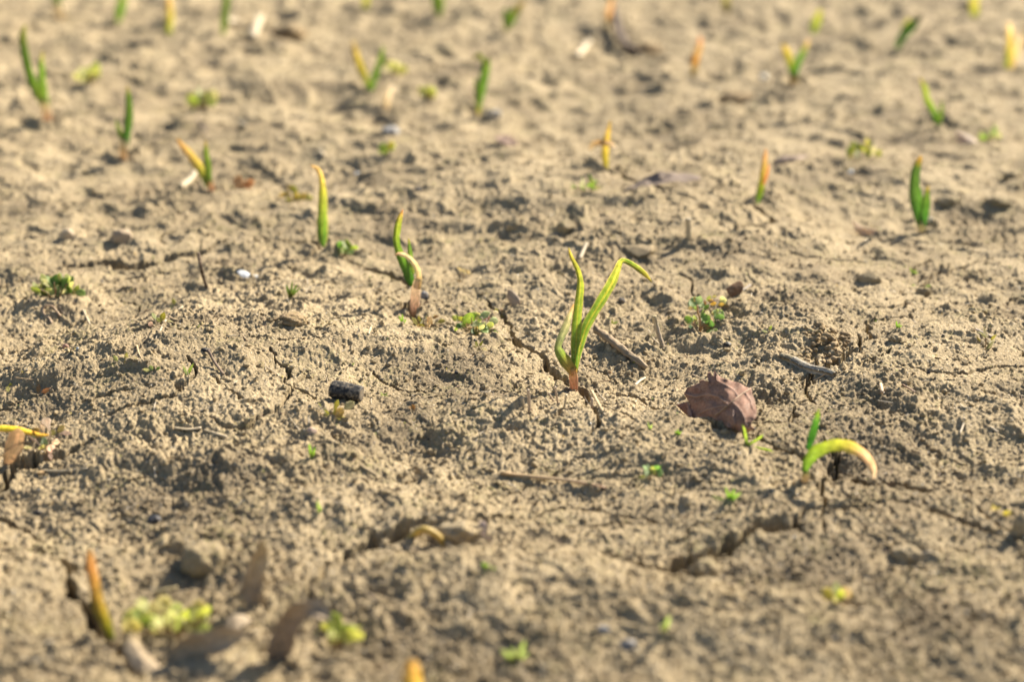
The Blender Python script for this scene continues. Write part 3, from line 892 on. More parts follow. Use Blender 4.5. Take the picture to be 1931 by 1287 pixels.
def stalk(root, base, pts, w, col, dz=0.):
    P, R = [], []
    for q in pts:
        p, t = onplane(q[0], q[1], base.y, q[2] if len(q) > 2 else dz)
        P.append(p); R.append(w * t / F / 2)
    tube("stem", P, R, [(0, col), (1, col)], M_STRAW, root, 6, 10)

def weed(bx, by, label, leaves, stems=(), name="weed_seedling", seed=0, fill=None):
    base = at(bx, by)
    root = thing(name, base, label, "weed", WEEDS)
    for k, lf in enumerate(leaves):
        kw = dict(lf[7]) if len(lf) > 7 else {}
        weed_leaf(root, base, *lf[:7], **kw, seed=seed * 31 + k)
    for st in stems:
        stalk(root, base, *st)
    if fill:                                        # small leaves packed between the named ones
        rr = random.Random(seed)
        x0, x1, y0, y1, n, size, cols = fill
        for k in range(n):
            cc = rr.choice(cols); L = size * rr.uniform(.6, 1.3); d_ = rr.uniform(-.01, .01)
            weed_leaf(root, base, rr.uniform(x0, x1), rr.uniform(y0, y1), L, L * .72, rr.uniform(0, 180), rr.choice(("ovate", "round")), cc, tuple(q * 1.15 for q in cc), d_, d_ - .003, rr.uniform(-.8, .8), 0, seed * 500 + k)
    return root

def clump(bx, by, w, h, n, size, shape, cols, label, seed, ratio=.7, spread_dz=.012, name="weed_clump", rise=(30, 150), stem=True):
    """a tuft of n leaves about w x h photo pixels standing on its foot"""
    rr = random.Random(seed)
    base = at(bx, by)
    root = thing(name, base, label, "weed", WEEDS)
    for k in range(n):
        u = rr.uniform(-1, 1); v = rr.random()
        x = bx + u * w / 2; y = by - v * h * (1 - .5 * u * u)
        L = size * rr.uniform(.8, 1.6)
        ang = rr.uniform(*rise) - u * 35
        cc = rr.choice(cols)
        f = rr.uniform(.75, 1.2)
        dz = rr.uniform(-1, 1) * spread_dz
        weed_leaf(root, base, x, y, L, L * ratio * rr.uniform(.75, 1.15), ang, shape, tuple(q * f for q in cc), tuple(q * f * 1.1 for q in cc), dz, dz + rr.uniform(-.008, .004), rr.uniform(-.9, .9), rr.uniform(-60, 60), seed * 97 + k)
        if stem and k % 2 == 0:
            stalk(root, base, [(bx + u * w * .2, by + 1, dz * .4), ((bx + x) / 2, (by + y) / 2 + 1, dz * .7), (x, y, dz)], size * .13, (.30, .2, .1))
    return root

def grass(bx, by, blades, label, seed=0, cols=(DGRN, LGRN)):
    """a grass seedling: blades are (dx, dy, width, bend px) in photo pixels from its foot"""
    base = at(bx, by)
    root = thing("grass_seedling", base, label, "weed", WEEDS)
    for k, (dx, dy, w, bend) in enumerate(blades):
        pts = [(bx, by, w * .7), (bx + dx * .35 + bend * .5, by + dy * .4, w), (bx + dx * .72 + bend * .6, by + dy * .78, w * .75, -.002), (bx + dx, by + dy, w * .12, -.004)]
        blade("leaf", pts, [(0, cols[0]), (.5, cols[-1]), (1, cols[-1])], root, base, M_WEED, fold=.5, n=14, m=5, seed=seed * 7 + k, twist=.3 if k % 2 else -.3)
    return root

CG = (.20, .34, .06); CP = (.36, .46, .18); CO = (.34, .34, .03); CB = (.34, .17, .06); CD = (.06, .18, .03); CGY = (.42, .50, .34)
# round-leaved clump left of the main sprout
c = lambda x, y: (820 + x / 10.72, 540 + y / 10.72)
def L_(x, y, L, W, ang, shape, col, **kw):
    a, b = c(x, y)
    return (a, b, L / 10.72, W / 10.72, ang, shape, col, kw)
weed(893, 632, "green round-leaved weed clump on the soil beside the long crack", [
    L_(600, 800, 300, 200, 62, "round", (.30, .42, .05), twist=.4, dz1=-.003), L_(770, 660, 150, 130, 60, "round", (.24, .40, .04), dz0=-.004, dz1=-.005),
    L_(760, 600, 180, 120, 10, "round", (.40, .42, .12), curl=-80, dz0=.003), L_(900, 640, 250, 130, 28, "ovate", (.30, .42, .22), col2=(.4, .48, .3), dz0=.002, dz1=.006),
    L_(960, 640, 190, 90, -8, "ovate", (.22, .10, .06), col2=(.5, .34, .28), dz0=.001), L_(1095, 690, 190, 130, -6, "round", (.42, .50, .36), dz0=.002),
    L_(1040, 790, 170, 190, 235, "round", (.20, .34, .07), dz0=-.006, dz1=-.012), L_(1010, 730, 190, 170, 245, "round", (.24, .36, .08), dz0=-.006, dz1=-.010),
    L_(720, 800, 200, 110, 20, "ovate", (.36, .44, .22), dz0=-.004), L_(590, 760, 130, 110, 215, "ovate", CD, dz1=-.003), L_(520, 850, 110, 90, 130, "round", CD),
    L_(480, 960, 90, 90, 20, "round", (.05, .2, .03), dz0=-.006), L_(440, 880, 140, 50, 85, "lance", (.3, .34, .03)), L_(400, 900, 110, 100, 150, "ovate", (.12, .24, .02)),
    L_(350, 960, 120, 90, 100, "round", (.20, .26, .03), dz0=-.004), L_(470, 700, 130, 80, 110, "ovate", (.32, .38, .06)), L_(490, 700, 100, 90, 50, "round", (.42, .46, .03)),
    L_(440, 690, 90, 60, 160, "ovate", (.4, .4, .12)), L_(650, 840, 130, 90, 70, "ovate", (.6, .5, .3), dz0=-.006), L_(690, 830, 150, 80, 40, "lance", (.4, .26, .05), dz0=-.006),
    L_(870, 880, 130, 70, 100, "ovate", (.44, .36, .03), dz0=-.007), L_(730, 930, 140, 110, 20, "round", (.12, .22, .10), dz0=-.008),
    L_(800, 870, 110, 70, 60, "ovate", (.36, .16, .06), dz0=-.008), L_(1170, 520, 120, 70, -10, "ovate", (.6, .58, .5), dz0=.008), L_(1200, 470, 90, 60, -20, "ovate", (.36, .36, .03), dz0=.01)],
    [([c(820, 950), c(760, 800), c(740, 640)], 1.6, (.34, .16, .1)), ([c(830, 950), c(980, 760), c(940, 620)], 1.8, (.6, .42, .34)), ([c(840, 950), c(1040, 760), c(1050, 660)], 2.2, (.62, .48, .4)), ([c(760, 950), c(620, 880), c(520, 800)], 1.5, (.3, .2, .08))], "weed_clump", 1, (856, 932, 600, 632, 26, 11, [(.30, .40, .05), (.40, .46, .14), (.16, .26, .04), (.36, .30, .06), (.44, .48, .26)]))
weed(951, 598, "tiny orange-tipped seedling at the crack's end beside the round-leaved clump", [
    L_(1400, 610, 160, 60, 110, "lance", (.36, .34, .02), col2=(.5, .2, .03)), L_(1390, 600, 100, 60, 20, "ovate", (.34, .38, .02)), L_(1400, 620, 90, 60, 150, "ovate", (.4, .38, .06))], (), "weed_seedling", 2)
# lobed-leaf weed right of the main sprout
c = lambda x, y: (1240 + x / 10.72, 530 + y / 10.72)
VN = dict(crenate=5, fold=.15)
weed(1322, 628, "lobed-leaf weed with crinkled round leaves on reddish stalks", [
    L_(800, 490, 190, 200, 140, "round", (.26, .40, .18), crenate=4, dz0=.0, dz1=.004, fold=.5, twist=.2), L_(805, 480, 190, 130, 70, "ovate", (.34, .46, .26), crenate=4, fold=.4),
    L_(820, 470, 150, 100, -10, "ovate", (.36, .48, .28), crenate=4, curl=-50), L_(1040, 700, 180, 190, 225, "round", (.22, .38, .08), crenate=5, fold=.5, dz0=-.004, dz1=-.006),
    L_(1000, 720, 130, 110, 110, "round", (.46, .46, .2), crenate=4), L_(1150, 760, 230, 190, 38, "round", (.22, .36, .10), crenate=6, dz0=-.003, dz1=-.003), L_(1150, 750, 220, 180, -18, "round", (.26, .40, .12), crenate=6, fold=.3),
    L_(1130, 700, 100, 70, 100, "ovate", (.46, .42, .04)), L_(1160, 780, 150, 120, -40, "round", (.24, .36, .05), crenate=5, dz0=-.004),
    L_(1080, 790, 170, 150, 250, "round", (.16, .30, .08), crenate=5, dz0=-.005), L_(1150, 970, 230, 170, 240, "round", (.34, .44, .14), crenate=5, fold=.4, dz0=-.008, dz1=-.014),
    L_(1150, 960, 220, 150, -75, "ovate", (.36, .46, .20), crenate=5, fold=.4, dz0=-.008, dz1=-.014), L_(1160, 980, 160, 110, 80, "ovate", (.44, .48, .3), crenate=3, dz0=-.006),
    L_(690, 870, 150, 130, 120, "round", (.20, .34, .03), crenate=4), L_(560, 820, 130, 120, 40, "round", (.22, .36, .04), crenate=4), L_(720, 950, 120, 80, 170, "ovate", (.10, .26, .10)),
    L_(460, 1060, 190, 100, 75, "ovate", (.34, .26, .08), col2=(.3, .14, .12), dz0=-.004), L_(960, 520, 140, 50, 92, "lance", (.3, .18, .04), dz0=.01), L_(1000, 410, 130, 70, 60, "ovate", (.3, .36, .10), dz0=.012),
    L_(1060, 480, 140, 80, 15, "ovate", (.40, .30, .03), dz0=.012), L_(1240, 420, 150, 150, 15, "round", (.52, .56, .32), dz0=.014, fold=.5), L_(1220, 490, 140, 70, 10, "ovate", (.4, .32, .04), dz0=.012),
    L_(940, 570, 130, 80, 40, "ovate", (.10, .2, .02), dz0=.008), L_(1090, 330, 110, 50, 10, "ovate", (.46, .44, .2), dz0=.013), L_(1080, 830, 80, 60, 80, "ovate", (.5, .34, .05), dz0=-.006), L_(680, 880, 90, 60, 50, "ovate", (.44, .3, .04))],
    [([c(850, 1040), c(850, 900), c(860, 780), c(815, 640), c(800, 490)], 3.6, (.5, .3, .14)), ([c(850, 1040), c(930, 880), c(1080, 960), c(1150, 940)], 3.0, (.5, .26, .1)), ([c(850, 1020), c(1000, 880), c(1080, 760)], 2.4, (.46, .28, .12)),
     ([c(850, 1040), c(740, 980), c(540, 990)], 2.6, (.4, .2, .12)), ([c(850, 1000), c(780, 900), c(690, 850)], 2.2, (.52, .34, .26)), ([c(930, 640), c(1060, 440), c(1200, 390), c(1250, 400)], 2.2, (.5, .3, .26), .012)], "lobed_weed", 3, (1290, 1360, 565, 622, 20, 10, [(.26, .38, .08), (.36, .44, .18), (.40, .32, .08), (.44, .46, .28)]))

clump(106, 562, 72, 36, 44, 17, "ovate", [(.40, .46, .14), (.16, .28, .03), (.5, .52, .26), (.24, .3, .04), (.1, .2, .02)], "leafy green tuft on top of a raised soil lump", 11, .62)
grass(547, 562, [(-6, -26, 5, -3), (4, -32, 5, 1), (13, -26, 5, 2), (19, -21, 4, 3), (-2, -16, 4, 0)], "small spiky green grass tuft behind the low ridge", 12, (OLV, (.14, .24, .04)))
clump(645, 484, 40, 22, 16, 13, "ovate", [(.16, .3, .04), (.36, .46, .16), (.3, .4, .05)], "low green leaf clump at the foot of the broad single blade", 13)
clump(556, 380, 40, 24, 14, 12, "ovate", [(.4, .36, .03), (.46, .38, .06), (.28, .3, .03)], "small yellowish clump in the dark hollow behind the broad single blade", 14)
c = lambda x, y: (320 + x / 4.828, 600 + y / 4.828)
def K_(x, y, L, W, ang, shape, col, **kw):
    a, b = c(x, y)
    return (a, b, L / 4.828, W / 4.828, ang, shape, col, kw)
weed(628, 791, "olive seedling with narrow spreading leaves just in front of the charcoal piece", [
    K_(1480, 910, 170, 40, 72, "spoon", (.36, .36, .03), dz1=-.003), K_(1460, 910, 180, 36, 128, "lance", (.36, .36, .08)), K_(1430, 920, 110, 50, 165, "ovate", (.34, .38, .08)), K_(1500, 900, 110, 70, 40, "round", (.34, .28, .08)),
    K_(1510, 905, 110, 40, -8, "lance", (.40, .38, .04)), K_(1590, 830, 110, 64, 35, "round", (.28, .30, .14), col2=(.45, .45, .3)), K_(1440, 905, 70, 40, 110, "ovate", (.36, .38, .03)), K_(1400, 900, 60, 36, 100, "ovate", (.3, .32, .04)),
    K_(1380, 930, 70, 40, 190, "lance", (.40, .4, .1))], [([c(1480, 930), c(1400, 850), c(1350, 800)], 1.6, (.6, .5, .34)), ([c(1490, 920), c(1550, 850), c(1620, 820)], 1.6, (.45, .36, .2)), ([c(1450, 930), c(1330, 840), c(1270, 830)], 1.2, (.5, .32, .1))], "weed_seedling", 15)
weed(354, 713, "bright two-bladed seedling standing at a crack on the low ridge", [
    K_(160, 520, 100, 24, 115, "lance", (.36, .46, .10)), K_(165, 510, 110, 26, 62, "lance", (.32, .44, .06)), K_(168, 520, 70, 20, 80, "lance", (.36, .46, .08))], [([c(185, 560), c(170, 520), c(162, 490)], 2.2, (.62, .5, .32))], "weed_seedling", 16)
weed(661, 693, "minute green sprig on bare soil above the charcoal piece", [
    K_(1655, 440, 44, 12, 120, "lance", (.3, .44, .08)), K_(1655, 440, 44, 12, 50, "lance", (.3, .44, .08)), K_(1655, 440, 34, 12, 90, "lance", (.26, .4, .06))], (), "weed_seedling", 17)
c = lambda x, y: (0 + x / 5.85, 480 + y / 5.85)
def J_(x, y, L, W, ang, shape, col, **kw):
    a, b = c(x, y)
    return (a, b, L / 5.85, W / 5.85, ang, shape, col, kw)
weed(238, 686, "three-leaved seedling with spoon leaves at the left end of the ridge", [
    J_(1385, 1170, 90, 36, 80, "ovate", (.36, .36, .02), dz1=-.002), J_(1450, 1190, 80, 60, 20, "round", (.30, .34, .06)), J_(1300, 1180, 80, 40, 130, "ovate", (.42, .46, .18)), J_(1380, 1200, 60, 20, 30, "lance", (.6, .5, .36))],
    [([c(1370, 1210), c(1380, 1170), c(1385, 1120)], 1.4, (.45, .36, .1)), ([c(1370, 1210), c(1430, 1200), c(1460, 1180)], 1.6, (.62, .5, .38)), ([c(1360, 1215), c(1330, 1190), c(1300, 1170)], 1.4, (.6, .5, .36))], "weed_seedling", 18)
weed(286, 703, "small seedling with a pale leaf pair on the ridge slope", [
    J_(1680, 1280, 60, 40, 120, "round", (.3, .38, .14)), J_(1660, 1290, 90, 36, 165, "ovate", (.5, .52, .2)), J_(1720, 1280, 60, 30, 40, "ovate", (.16, .26, .05)), J_(1680, 1300, 60, 30, 250, "ovate", (.36, .42, .16))], (), "weed_seedling", 19)
weed(304, 612, "seedling with one upright olive leaf among dry straw", [
    J_(1775, 740, 110, 56, 70, "ovate", (.34, .34, .01)), J_(1720, 720, 90, 40, 120, "ovate", (.40, .46, .22)), J_(1770, 750, 70, 40, 130, "ovate", (.3, .34, .02)), J_(1830, 760, 80, 50, 10, "ovate", (.5, .5, .34)), J_(1690, 780, 60, 50, 160, "round", (.55, .42, .32))],
    [([c(1770, 790), c(1775, 750), c(1790, 700)], 1.5, (.4, .3, .1))], "weed_seedling", 20)
weed(328, 577, "pale green seedling leaning beside a thin straw", [
    J_(1930, 560, 80, 40, 110, "ovate", (.36, .38, .06)), J_(1930, 560, 70, 40, 40, "ovate", (.28, .36, .06)), J_(1920, 570, 60, 30, 200, "ovate", (.4, .42, .2))], (), "weed_seedling", 21)
weed(70, 745, "reddish seedling with a fallen leaf on the shaded slope", [
    (72, 742, 18, 7, 85, "ovate", (.40, .22, .03), {}), (78, 742, 20, 7, 30, "lance", (.36, .20, .05), {}), (66, 738, 24, 5, 130, "lance", (.45, .28, .2), {}), (76, 745, 16, 8, -60, "ovate", (.5, .36, .26), {})], [([(72, 746), (84, 738), (95, 733)], 1.5, (.5, .38, .26))], "weed_seedling", 22)
c = lambda x, y: (0 + x / 8.045, 760 + y / 8.045)
def I_(x, y, L, W, ang, shape, col, **kw):
    a, b = c(x, y)
    return (a, b, L / 8.045, W / 8.045, ang, shape, col, kw)
GW = (.52, .45, .38)
weed(86, 852, "greyish pink leafy rosette under the flattened yellow leaf", [
    I_(770, 450, 240, 140, 115, "spoon", GW, dz0=.002), I_(660, 480, 160, 90, 110, "ovate", (.48, .42, .34), dz0=.003), I_(690, 470, 110, 70, 70, "ovate", (.34, .32, .26), dz0=.003), I_(530, 540, 190, 90, 118, "ovate", (.12, .2, .06), dz0=-.007, dz1=-.009),
    I_(600, 480, 140, 110, 140, "ovate", (.3, .22, .03), dz0=-.008, dz1=-.010), I_(870, 450, 150, 80, 45, "ovate", (.32, .26, .03)), I_(920, 460, 170, 60, -4, "ovate", (.56, .46, .4)), I_(660, 560, 110, 70, 90, "ovate", (.14, .24, .03), dz0=-.008),
    I_(790, 500, 90, 80, 80, "round", (.28, .26, .02)), I_(780, 600, 130, 80, 0, "round", (.62, .5, .36), dz0=-.008), I_(720, 660, 140, 110, -40, "round", (.6, .46, .36), dz0=-.010), I_(560, 600, 180, 60, 140, "ovate", (.36, .28, .2), dz0=-.006),
    I_(340, 680, 150, 40, 0, "ovate", (.5, .5, .24), dz0=-.010), I_(650, 690, 60, 60, 60, "round", (.36, .36, .03), dz0=-.012), I_(580, 700, 70, 40, 20, "ovate", (.5, .5, .14), dz0=-.012), I_(740, 750, 130, 60, -70, "ovate", (.5, .36, .28), dz0=-.010),
    I_(620, 640, 140, 60, 60, "ovate", (.10, .16, .06), dz0=-.006), I_(720, 640, 110, 60, 120, "ovate", (.12, .2, .06), dz0=-.006)],
    [([c(640, 720), c(740, 560), c(770, 440)], 2, (.5, .36, .28)), ([c(640, 720), c(820, 560), c(920, 470)], 1.8, (.4, .26, .2)), ([c(640, 720), c(560, 600), c(440, 520)], 2, (.32, .22, .16))], "weed_rosette", 23)
clump(312, 1198, 136, 56, 48, 24, "round", [(.42, .48, .09), (.36, .44, .05), (.46, .5, .18), (.26, .36, .04), (.44, .42, .14)], "big blurred yellow-green weed clump near the lower frame edge", 24, .8, .02)
clump(630, 1226, 56, 38, 18, 24, "round", [(.40, .48, .09), (.34, .42, .04), (.42, .46, .12)], "blurred pale green weed beside the dead curled leaf in front", 25, .8, .012)
grass(1408, 842, [(-8, -40, 7, 2), (32, -22, 6, 6), (50, 12, 5, 20)], "three-bladed grass seedling in front of the brown dead leaf", 26, ((.2, .3, .06), (.34, .46, .06)))
grass(1376, 948, [(-9, -30, 6, 0), (3, -20, 9, 0), (22, -18, 7, 0), (-34, -12, 3, -4), (10, -26, 5, 1)], "small bright grass tuft on the near slope under the arching sprout", 27, ((.14, .32, .03), (.28, .44, .06)))
weed(905, 664, "star-shaped pale seedling in front of the round-leaved clump", [
    (901, 654, 11, 5, 115, "ovate", (.36, .38, .02), {}), (904, 653, 12, 4, 55, "lance", (.24, .26, .03), {}), (908, 657, 12, 7, -20, "ovate", (.55, .52, .3), {}), (899, 655, 8, 4, 170, "lance", (.45, .42, .2), {}), (910, 660, 10, 4, -40, "lance", (.5, .42, .14), {})],
    [([(900, 664), (902, 656), (901, 650)], 1.2, (.4, .34, .12))], "weed_seedling", 28)
clump(806, 622, 44, 24, 12, 13, "ovate", [(.34, .22, .05), (.26, .26, .05), (.4, .3, .08), (.14, .18, .05)], "brownish bronze seedling strip along the crack below the hooked sprout", 29, .45)
grass(760, 612, [(-8, -17, 4, -1), (-2, -20, 4, 0), (5, -10, 3, 2)], "tiny grass wisp left of the crack under the hooked sprout", 30)
weed(1153, 614, "minute cross-shaped green seedling right of the leaning leaf", [
    (1152, 612, 12, 5, 115, "ovate", (.34, .44, .08), {}), (1153, 612, 9, 6, 90, "round", (.40, .46, .04), {}), (1156, 611, 11, 4, 20, "lance", (.32, .42, .10), {}), (1151, 612, 8, 4, 190, "ovate", (.36, .46, .2), {})], (), "weed_seedling", 31)
clump(1228, 905, 26, 22, 8, 13, "ovate", [(.2, .36, .08), (.36, .42, .12)], "small green weed right of the long straw", 32)
weed(1455, 632, "tiny sprig with a reddish stalk behind the bark splinter", [
    (1452, 622, 9, 4, 70, "lance", (.36, .46, .06), {}), (1447, 627, 11, 4, 160, "lance", (.36, .40, .12), {}), (1453, 624, 7, 4, 120, "ovate", (.44, .48, .14), {})], [([(1451, 634), (1451, 628), (1452, 620)], 1.2, (.55, .4, .2))], "weed_seedling", 33)
grass(1692, 620, [(-2, -15, 4, 0), (9, -7, 3, 2), (5, -11, 3, 1)], "small green sprig with a trailing straw right of the oblique crack", 34)
clump(1858, 660, 36, 30, 8, 15, "lance", [(.34, .30, .04), (.3, .3, .06), (.42, .38, .14)], "sparse olive seedling near the right frame edge", 35, .32)
clump(878, 524, 30, 14, 7, 9, "lance", [(.42, .40, .06), (.44, .38, .16)], "sparse yellowish seedling on the slope between the two upright sprouts", 36, .35)
clump(167, 156, 40, 22, 10, 17, "round", [(.50, .54, .16), (.36, .44, .06)], "blurred pale weed beside the tall two-leaved sprout", 37)
clump(382, 206, 54, 22, 14, 17, "round", [(.46, .5, .14), (.5, .5, .26), (.3, .4, .04)], "blurred pale green clump above the yellow-leaved sprout", 38)
clump(741, 142, 28, 18, 8, 16, "round", [(.5, .52, .2), (.42, .46, .08)], "blurred pale tuft right of the forked V sprout", 39)
clump(808, 190, 26, 20, 8, 15, "round", [(.46, .5, .12), (.36, .42, .04)], "blurred light green tuft over a dark hollow, centre back", 40)
clump(1628, 300, 52, 26, 16, 16, "ovate", [(.32, .36, .03), (.46, .46, .1), (.2, .28, .03)], "blurred olive weed clump between the orange-tipped shoot and the curved sprout", 41)
clump(1864, 268, 46, 14, 12, 16, "lance", [(.3, .46, .06), (.46, .52, .2)], "low bright green weed right of the leaning far sprout", 42, .4, rise=(10, 170))
clump(1110, 360, 56, 14, 12, 14, "lance", [(.24, .38, .04), (.42, .46, .12)], "low green sprawl left of the flat bark strip", 43, .4, rise=(0, 180))
clump(733, 292, 20, 16, 6, 13, "round", [(.46, .46, .03), (.3, .42, .03)], "small yellow-green tuft in a dark pit, middle distance", 44)
grass(587, 866, [(-3, -30, 6, -2), (6, -22, 6, 2), (2, -14, 5, 0)], "bright thin grass shoot on the near slope below the olive seedling", 45, (YGRN, LGRN))
grass(601, 970, [(-2, -26, 6, 0), (4, -16, 5, 1)], "blurred single grass shoot on the near slope", 46, (LGRN, CP))
grass(920, 1076, [(-12, -14, 9, 0), (14, -4, 8, 2), (0, -10, 8, 0)], "blurred light green tuft on the near slope", 47, (YGRN, LGRN))
grass(970, 1252, [(-24, -26, 12, -4), (18, -44, 10, 6), (26, -20, 9, 4), (-6, -30, 10, 0)], "blurred grass tuft by the lower frame edge", 48, (OLV, CP))
grass(1252, 1196, [(10, -34, 10, 2), (-4, -18, 8, -1)], "blurred slanted grass shoot beside grey pebbles", 49, (OLV, CP))
clump(1580, 1140, 40, 22, 8, 18, "ovate", [(.44, .42, .03), (.36, .42, .04), (.5, .4, .1)], "blurred yellowish weed on the near slope, lower right", 50)
clump(1735, 548, 26, 12, 6, 12, "lance", [(.3, .42, .08), (.42, .5, .2)], "small pale seedling lying at the oblique far crack", 51, .4)
grass(1722, 518, [(-6, -14, 4, -1), (5, -10, 4, 1), (9, -4, 4, 2)], "dark green sprig just behind the oblique far crack", 52, (CD, GRN))
grass(1278, 822, [(-6, -9, 4, 0), (0, -12, 4, 0), (7, -8, 4, 1)], "tiny light green sprig below the brown dead leaf", 53)
grass(1225, 810, [(-4, -14, 3, 0), (5, -9, 4, 1)], "tiny sprig in front of the stubble stalks", 54, (LGRN, CP))
clump(1886, 975, 22, 18, 6, 11, "ovate", [(.50, .42, .02), (.42, .4, .03)], "small yellow seedling on the near slope at the right frame edge", 55)
weed(724, 748, "minute sprig right of the charcoal piece", [
    (723, 747, 9, 3, 130, "lance", (.34, .44, .1), {}), (724, 747, 10, 3, 40, "lance", (.34, .44, .1), {}), (724, 747, 8, 3, 175, "lance", (.36, .44, .12), {}), (724, 748, 9, 3, 5, "lance", (.36, .42, .12), {})], (), "weed_seedling", 56)
clump(786, 778, 20, 10, 4, 9, "ovate", [(.4, .36, .04), (.36, .22, .05)], "low reddish green seedling on the mound between charcoal and stubble", 57)
clump(455, 356, 28, 20, 5, 17, "ovate", [(.40, .22, .06), (.36, .24, .10)], "dead brown crumpled leaflet near the yellow-leaved sprout", 58, .8)
clump(18, 740, 10, 8, 3, 8, "ovate", [(.4, .4, .06)], "tiny olive speck of a seedling at the left frame edge", 59)
clump(1210, 470, 0, 0, 0, 1, "ovate", [CO], "", 60) if False else None

# ------------------------------------------------------------------ stones, clods, straw and dead matter
PEB = "pebbles on the soil"; CLO = "loose soil clods"; STR = "dry straw pieces"; TWG = "twigs and sticks"
lump("pebble", 227, 458, 42, 34, "rounded pale tan pebble on the far left soil behind the curved crack", "pebble", PEB, M_STONE, (.42, .32, .22), 3, .14, .2)
lump("pebble", 125, 452, 24, 26, "small pale pebble with a dark side, left of the rounded tan one", "pebble", PEB, M_STONE, (.52, .42, .3), 4, .14, .2)
lump("pebble", 123, 658, 12, 11, "tiny pink pebble on the far side of the ridge, left", "pebble", PEB, M_STONE, (.46, .26, .2), 5, .1)
lump("pebble", 146, 660, 5, 8, "minute bluish white chip beside the tiny pink pebble", "pebble", PEB, M_SHELL, (.55, .66, .75), 6, .1, .4)
lump("pebble", 387, 664, 17, 9, "small black pebble on top of the ridge", "pebble", PEB, M_CHAR, (.03, .03, .035), 7, .2)
lump("pebble", 787, 362, 15, 12, "dark grey pebble in the middle distance, above the hooked sprout", "pebble", PEB, M_STONE, (.08, .08, .09), 8, .2, .3)
lump("pebble", 737, 252, 34, 18, "blurred pale grey stone in the middle distance", "pebble", PEB, M_STONE, (.44, .43, .42), 9, .15, .3)
lump("pebble", 930, 222, 30, 22, "blurred grey white stone right of the bent-tipped sprout", "pebble", PEB, M_STONE, (.5, .48, .45), 10, .15, .3)
lump("pebble", 672, 330, 12, 8, "tiny white chip in the middle distance, right of the broad single blade", "pebble", PEB, M_SHELL, (.7, .68, .64), 11, .1, .3)
lump("pebble", 1136, 1196, 28, 16, "near blurred blue-grey pebble, upper of the grey pair", "pebble", PEB, M_STONE, (.24, .25, .27), 12, .15, .2)
lump("pebble", 1186, 1224, 32, 18, "near blurred blue-grey pebble, lower of the grey pair", "pebble", PEB, M_STONE, (.24, .25, .28), 13, .15, .2)
lump("pebble", 588, 820, 22, 18, "pinkish tan pebble below the olive seedling", "pebble", PEB, M_STONE, (.50, .36, .28), 14, .15, .3)
lump("pebble", 1150, 706, 8, 8, "little orange tan pebble in the hollow right of the main sprout", "pebble", PEB, M_STONE, (.52, .34, .18), 15, .1)
lump("pebble", 1067, 716, 12, 13, "round soil-coloured pebble wedged in the crack at the main sprout", "pebble", PEB, M_CLOD, (.4, .3, .2), 16, .1)
lump("pebble", 1172, 572, 16, 13, "dark pebble on the slope behind the leaning leaf", "pebble", PEB, M_STONE, (.07, .07, .08), 17, .2, .3)
lump("pebble", 1372, 658, 18, 16, "black crumb of charcoal behind the brown dead leaf", "pebble", PEB, M_CHAR, (.03, .03, .03), 18, .2, .3)
lump("pebble", 800, 562, 15, 17, "small blue-grey pebble beside the hooked sprout's neck", "pebble", PEB, M_STONE, (.28, .29, .32), 19, .1, .2)
lump("pebble", 70, 972, 14, 10, "black pebble in the near shaded hollow, left", "pebble", PEB, M_CHAR, (.04, .04, .045), 20, .2)
lump("pebble", 290, 985, 24, 12, "dark bluish pebble in the near shaded hollow", "pebble", PEB, M_CHAR, (.06, .07, .09), 21, .2)
lump("pebble", 1604, 330, 13, 13, "blurred bright white stone below the olive weed clump", "pebble", PEB, M_SHELL, (.75, .74, .7), 22, .1)
lump("pebble", 1440, 150, 16, 14, "blurred sparkling white stone left of the small forked sprout", "pebble", PEB, M_SHELL, (.8, .8, .72), 23, .1)
lump("pebble", 1755, 418, 10, 10, "small shiny pebble at the foot of the curved sprout", "pebble", PEB, M_SHELL, (.7, .65, .5), 24, .1)

lump("soil_clod", 1066, 440, 46, 36, "dark-faced angular soil clod behind the main sprout", "clod", CLO, M_SOIL, seed=31, rough=.25, angular=.35)
lump("soil_clod", 1208, 482, 68, 24, "flat dark-faced soil clod behind the folded leaf tip", "clod", CLO, M_SOIL, seed=32, rough=.25, angular=.35)
lump("soil_clod", 972, 432, 34, 20, "small dark clod left of the angular one behind the main sprout", "clod", CLO, M_SOIL, seed=33, rough=.28, angular=.3)
lump("soil_clod", 1790, 388, 46, 22, "blurred round clod right of the curved sprout", "clod", CLO, M_SOIL, seed=34, rough=.2)
lump("soil_clod", 1890, 388, 56, 22, "blurred flat clod near the right frame edge, right of the round one", "clod", CLO, M_SOIL, seed=35, rough=.2)
lump("soil_clod", 1640, 534, 50, 24, "humped clod on the slope left of the oblique far crack", "clod", CLO, M_SOIL, seed=36, rough=.3, angular=.2)
lump("soil_clod", 1908, 338, 30, 18, "small dark clod above the flat one at the right frame edge", "clod", CLO, M_SOIL, seed=37, rough=.25)
lump("soil_clod", 380, 1085, 92, 72, "big sunlit clod standing out of the near shaded hollow", "clod", CLO, M_SOIL, seed=38, rough=.28, dpx=80)
lump("soil_clod", 862, 1024, 92, 46, "near dark-faced block of soil beside a crack and a bent stalk", "clod", CLO, M_SOIL, seed=39, rough=.42, angular=.25, dpx=60)
lump("soil_clod", 1742, 556, 24, 16, "little rough clod beside the oblique far crack", "clod", CLO, M_SOIL, seed=40, rough=.3)
lump("soil_clod", 1690, 645, 26, 15, "little clod at the foot of the oblique crack", "clod", CLO, M_SOIL, seed=41, rough=.3)
lump("soil_clod", 548, 612, 60, 20, "low dark crumbly clod lying behind the ridge", "clod", CLO, M_CAST, seed=42, rough=.4)
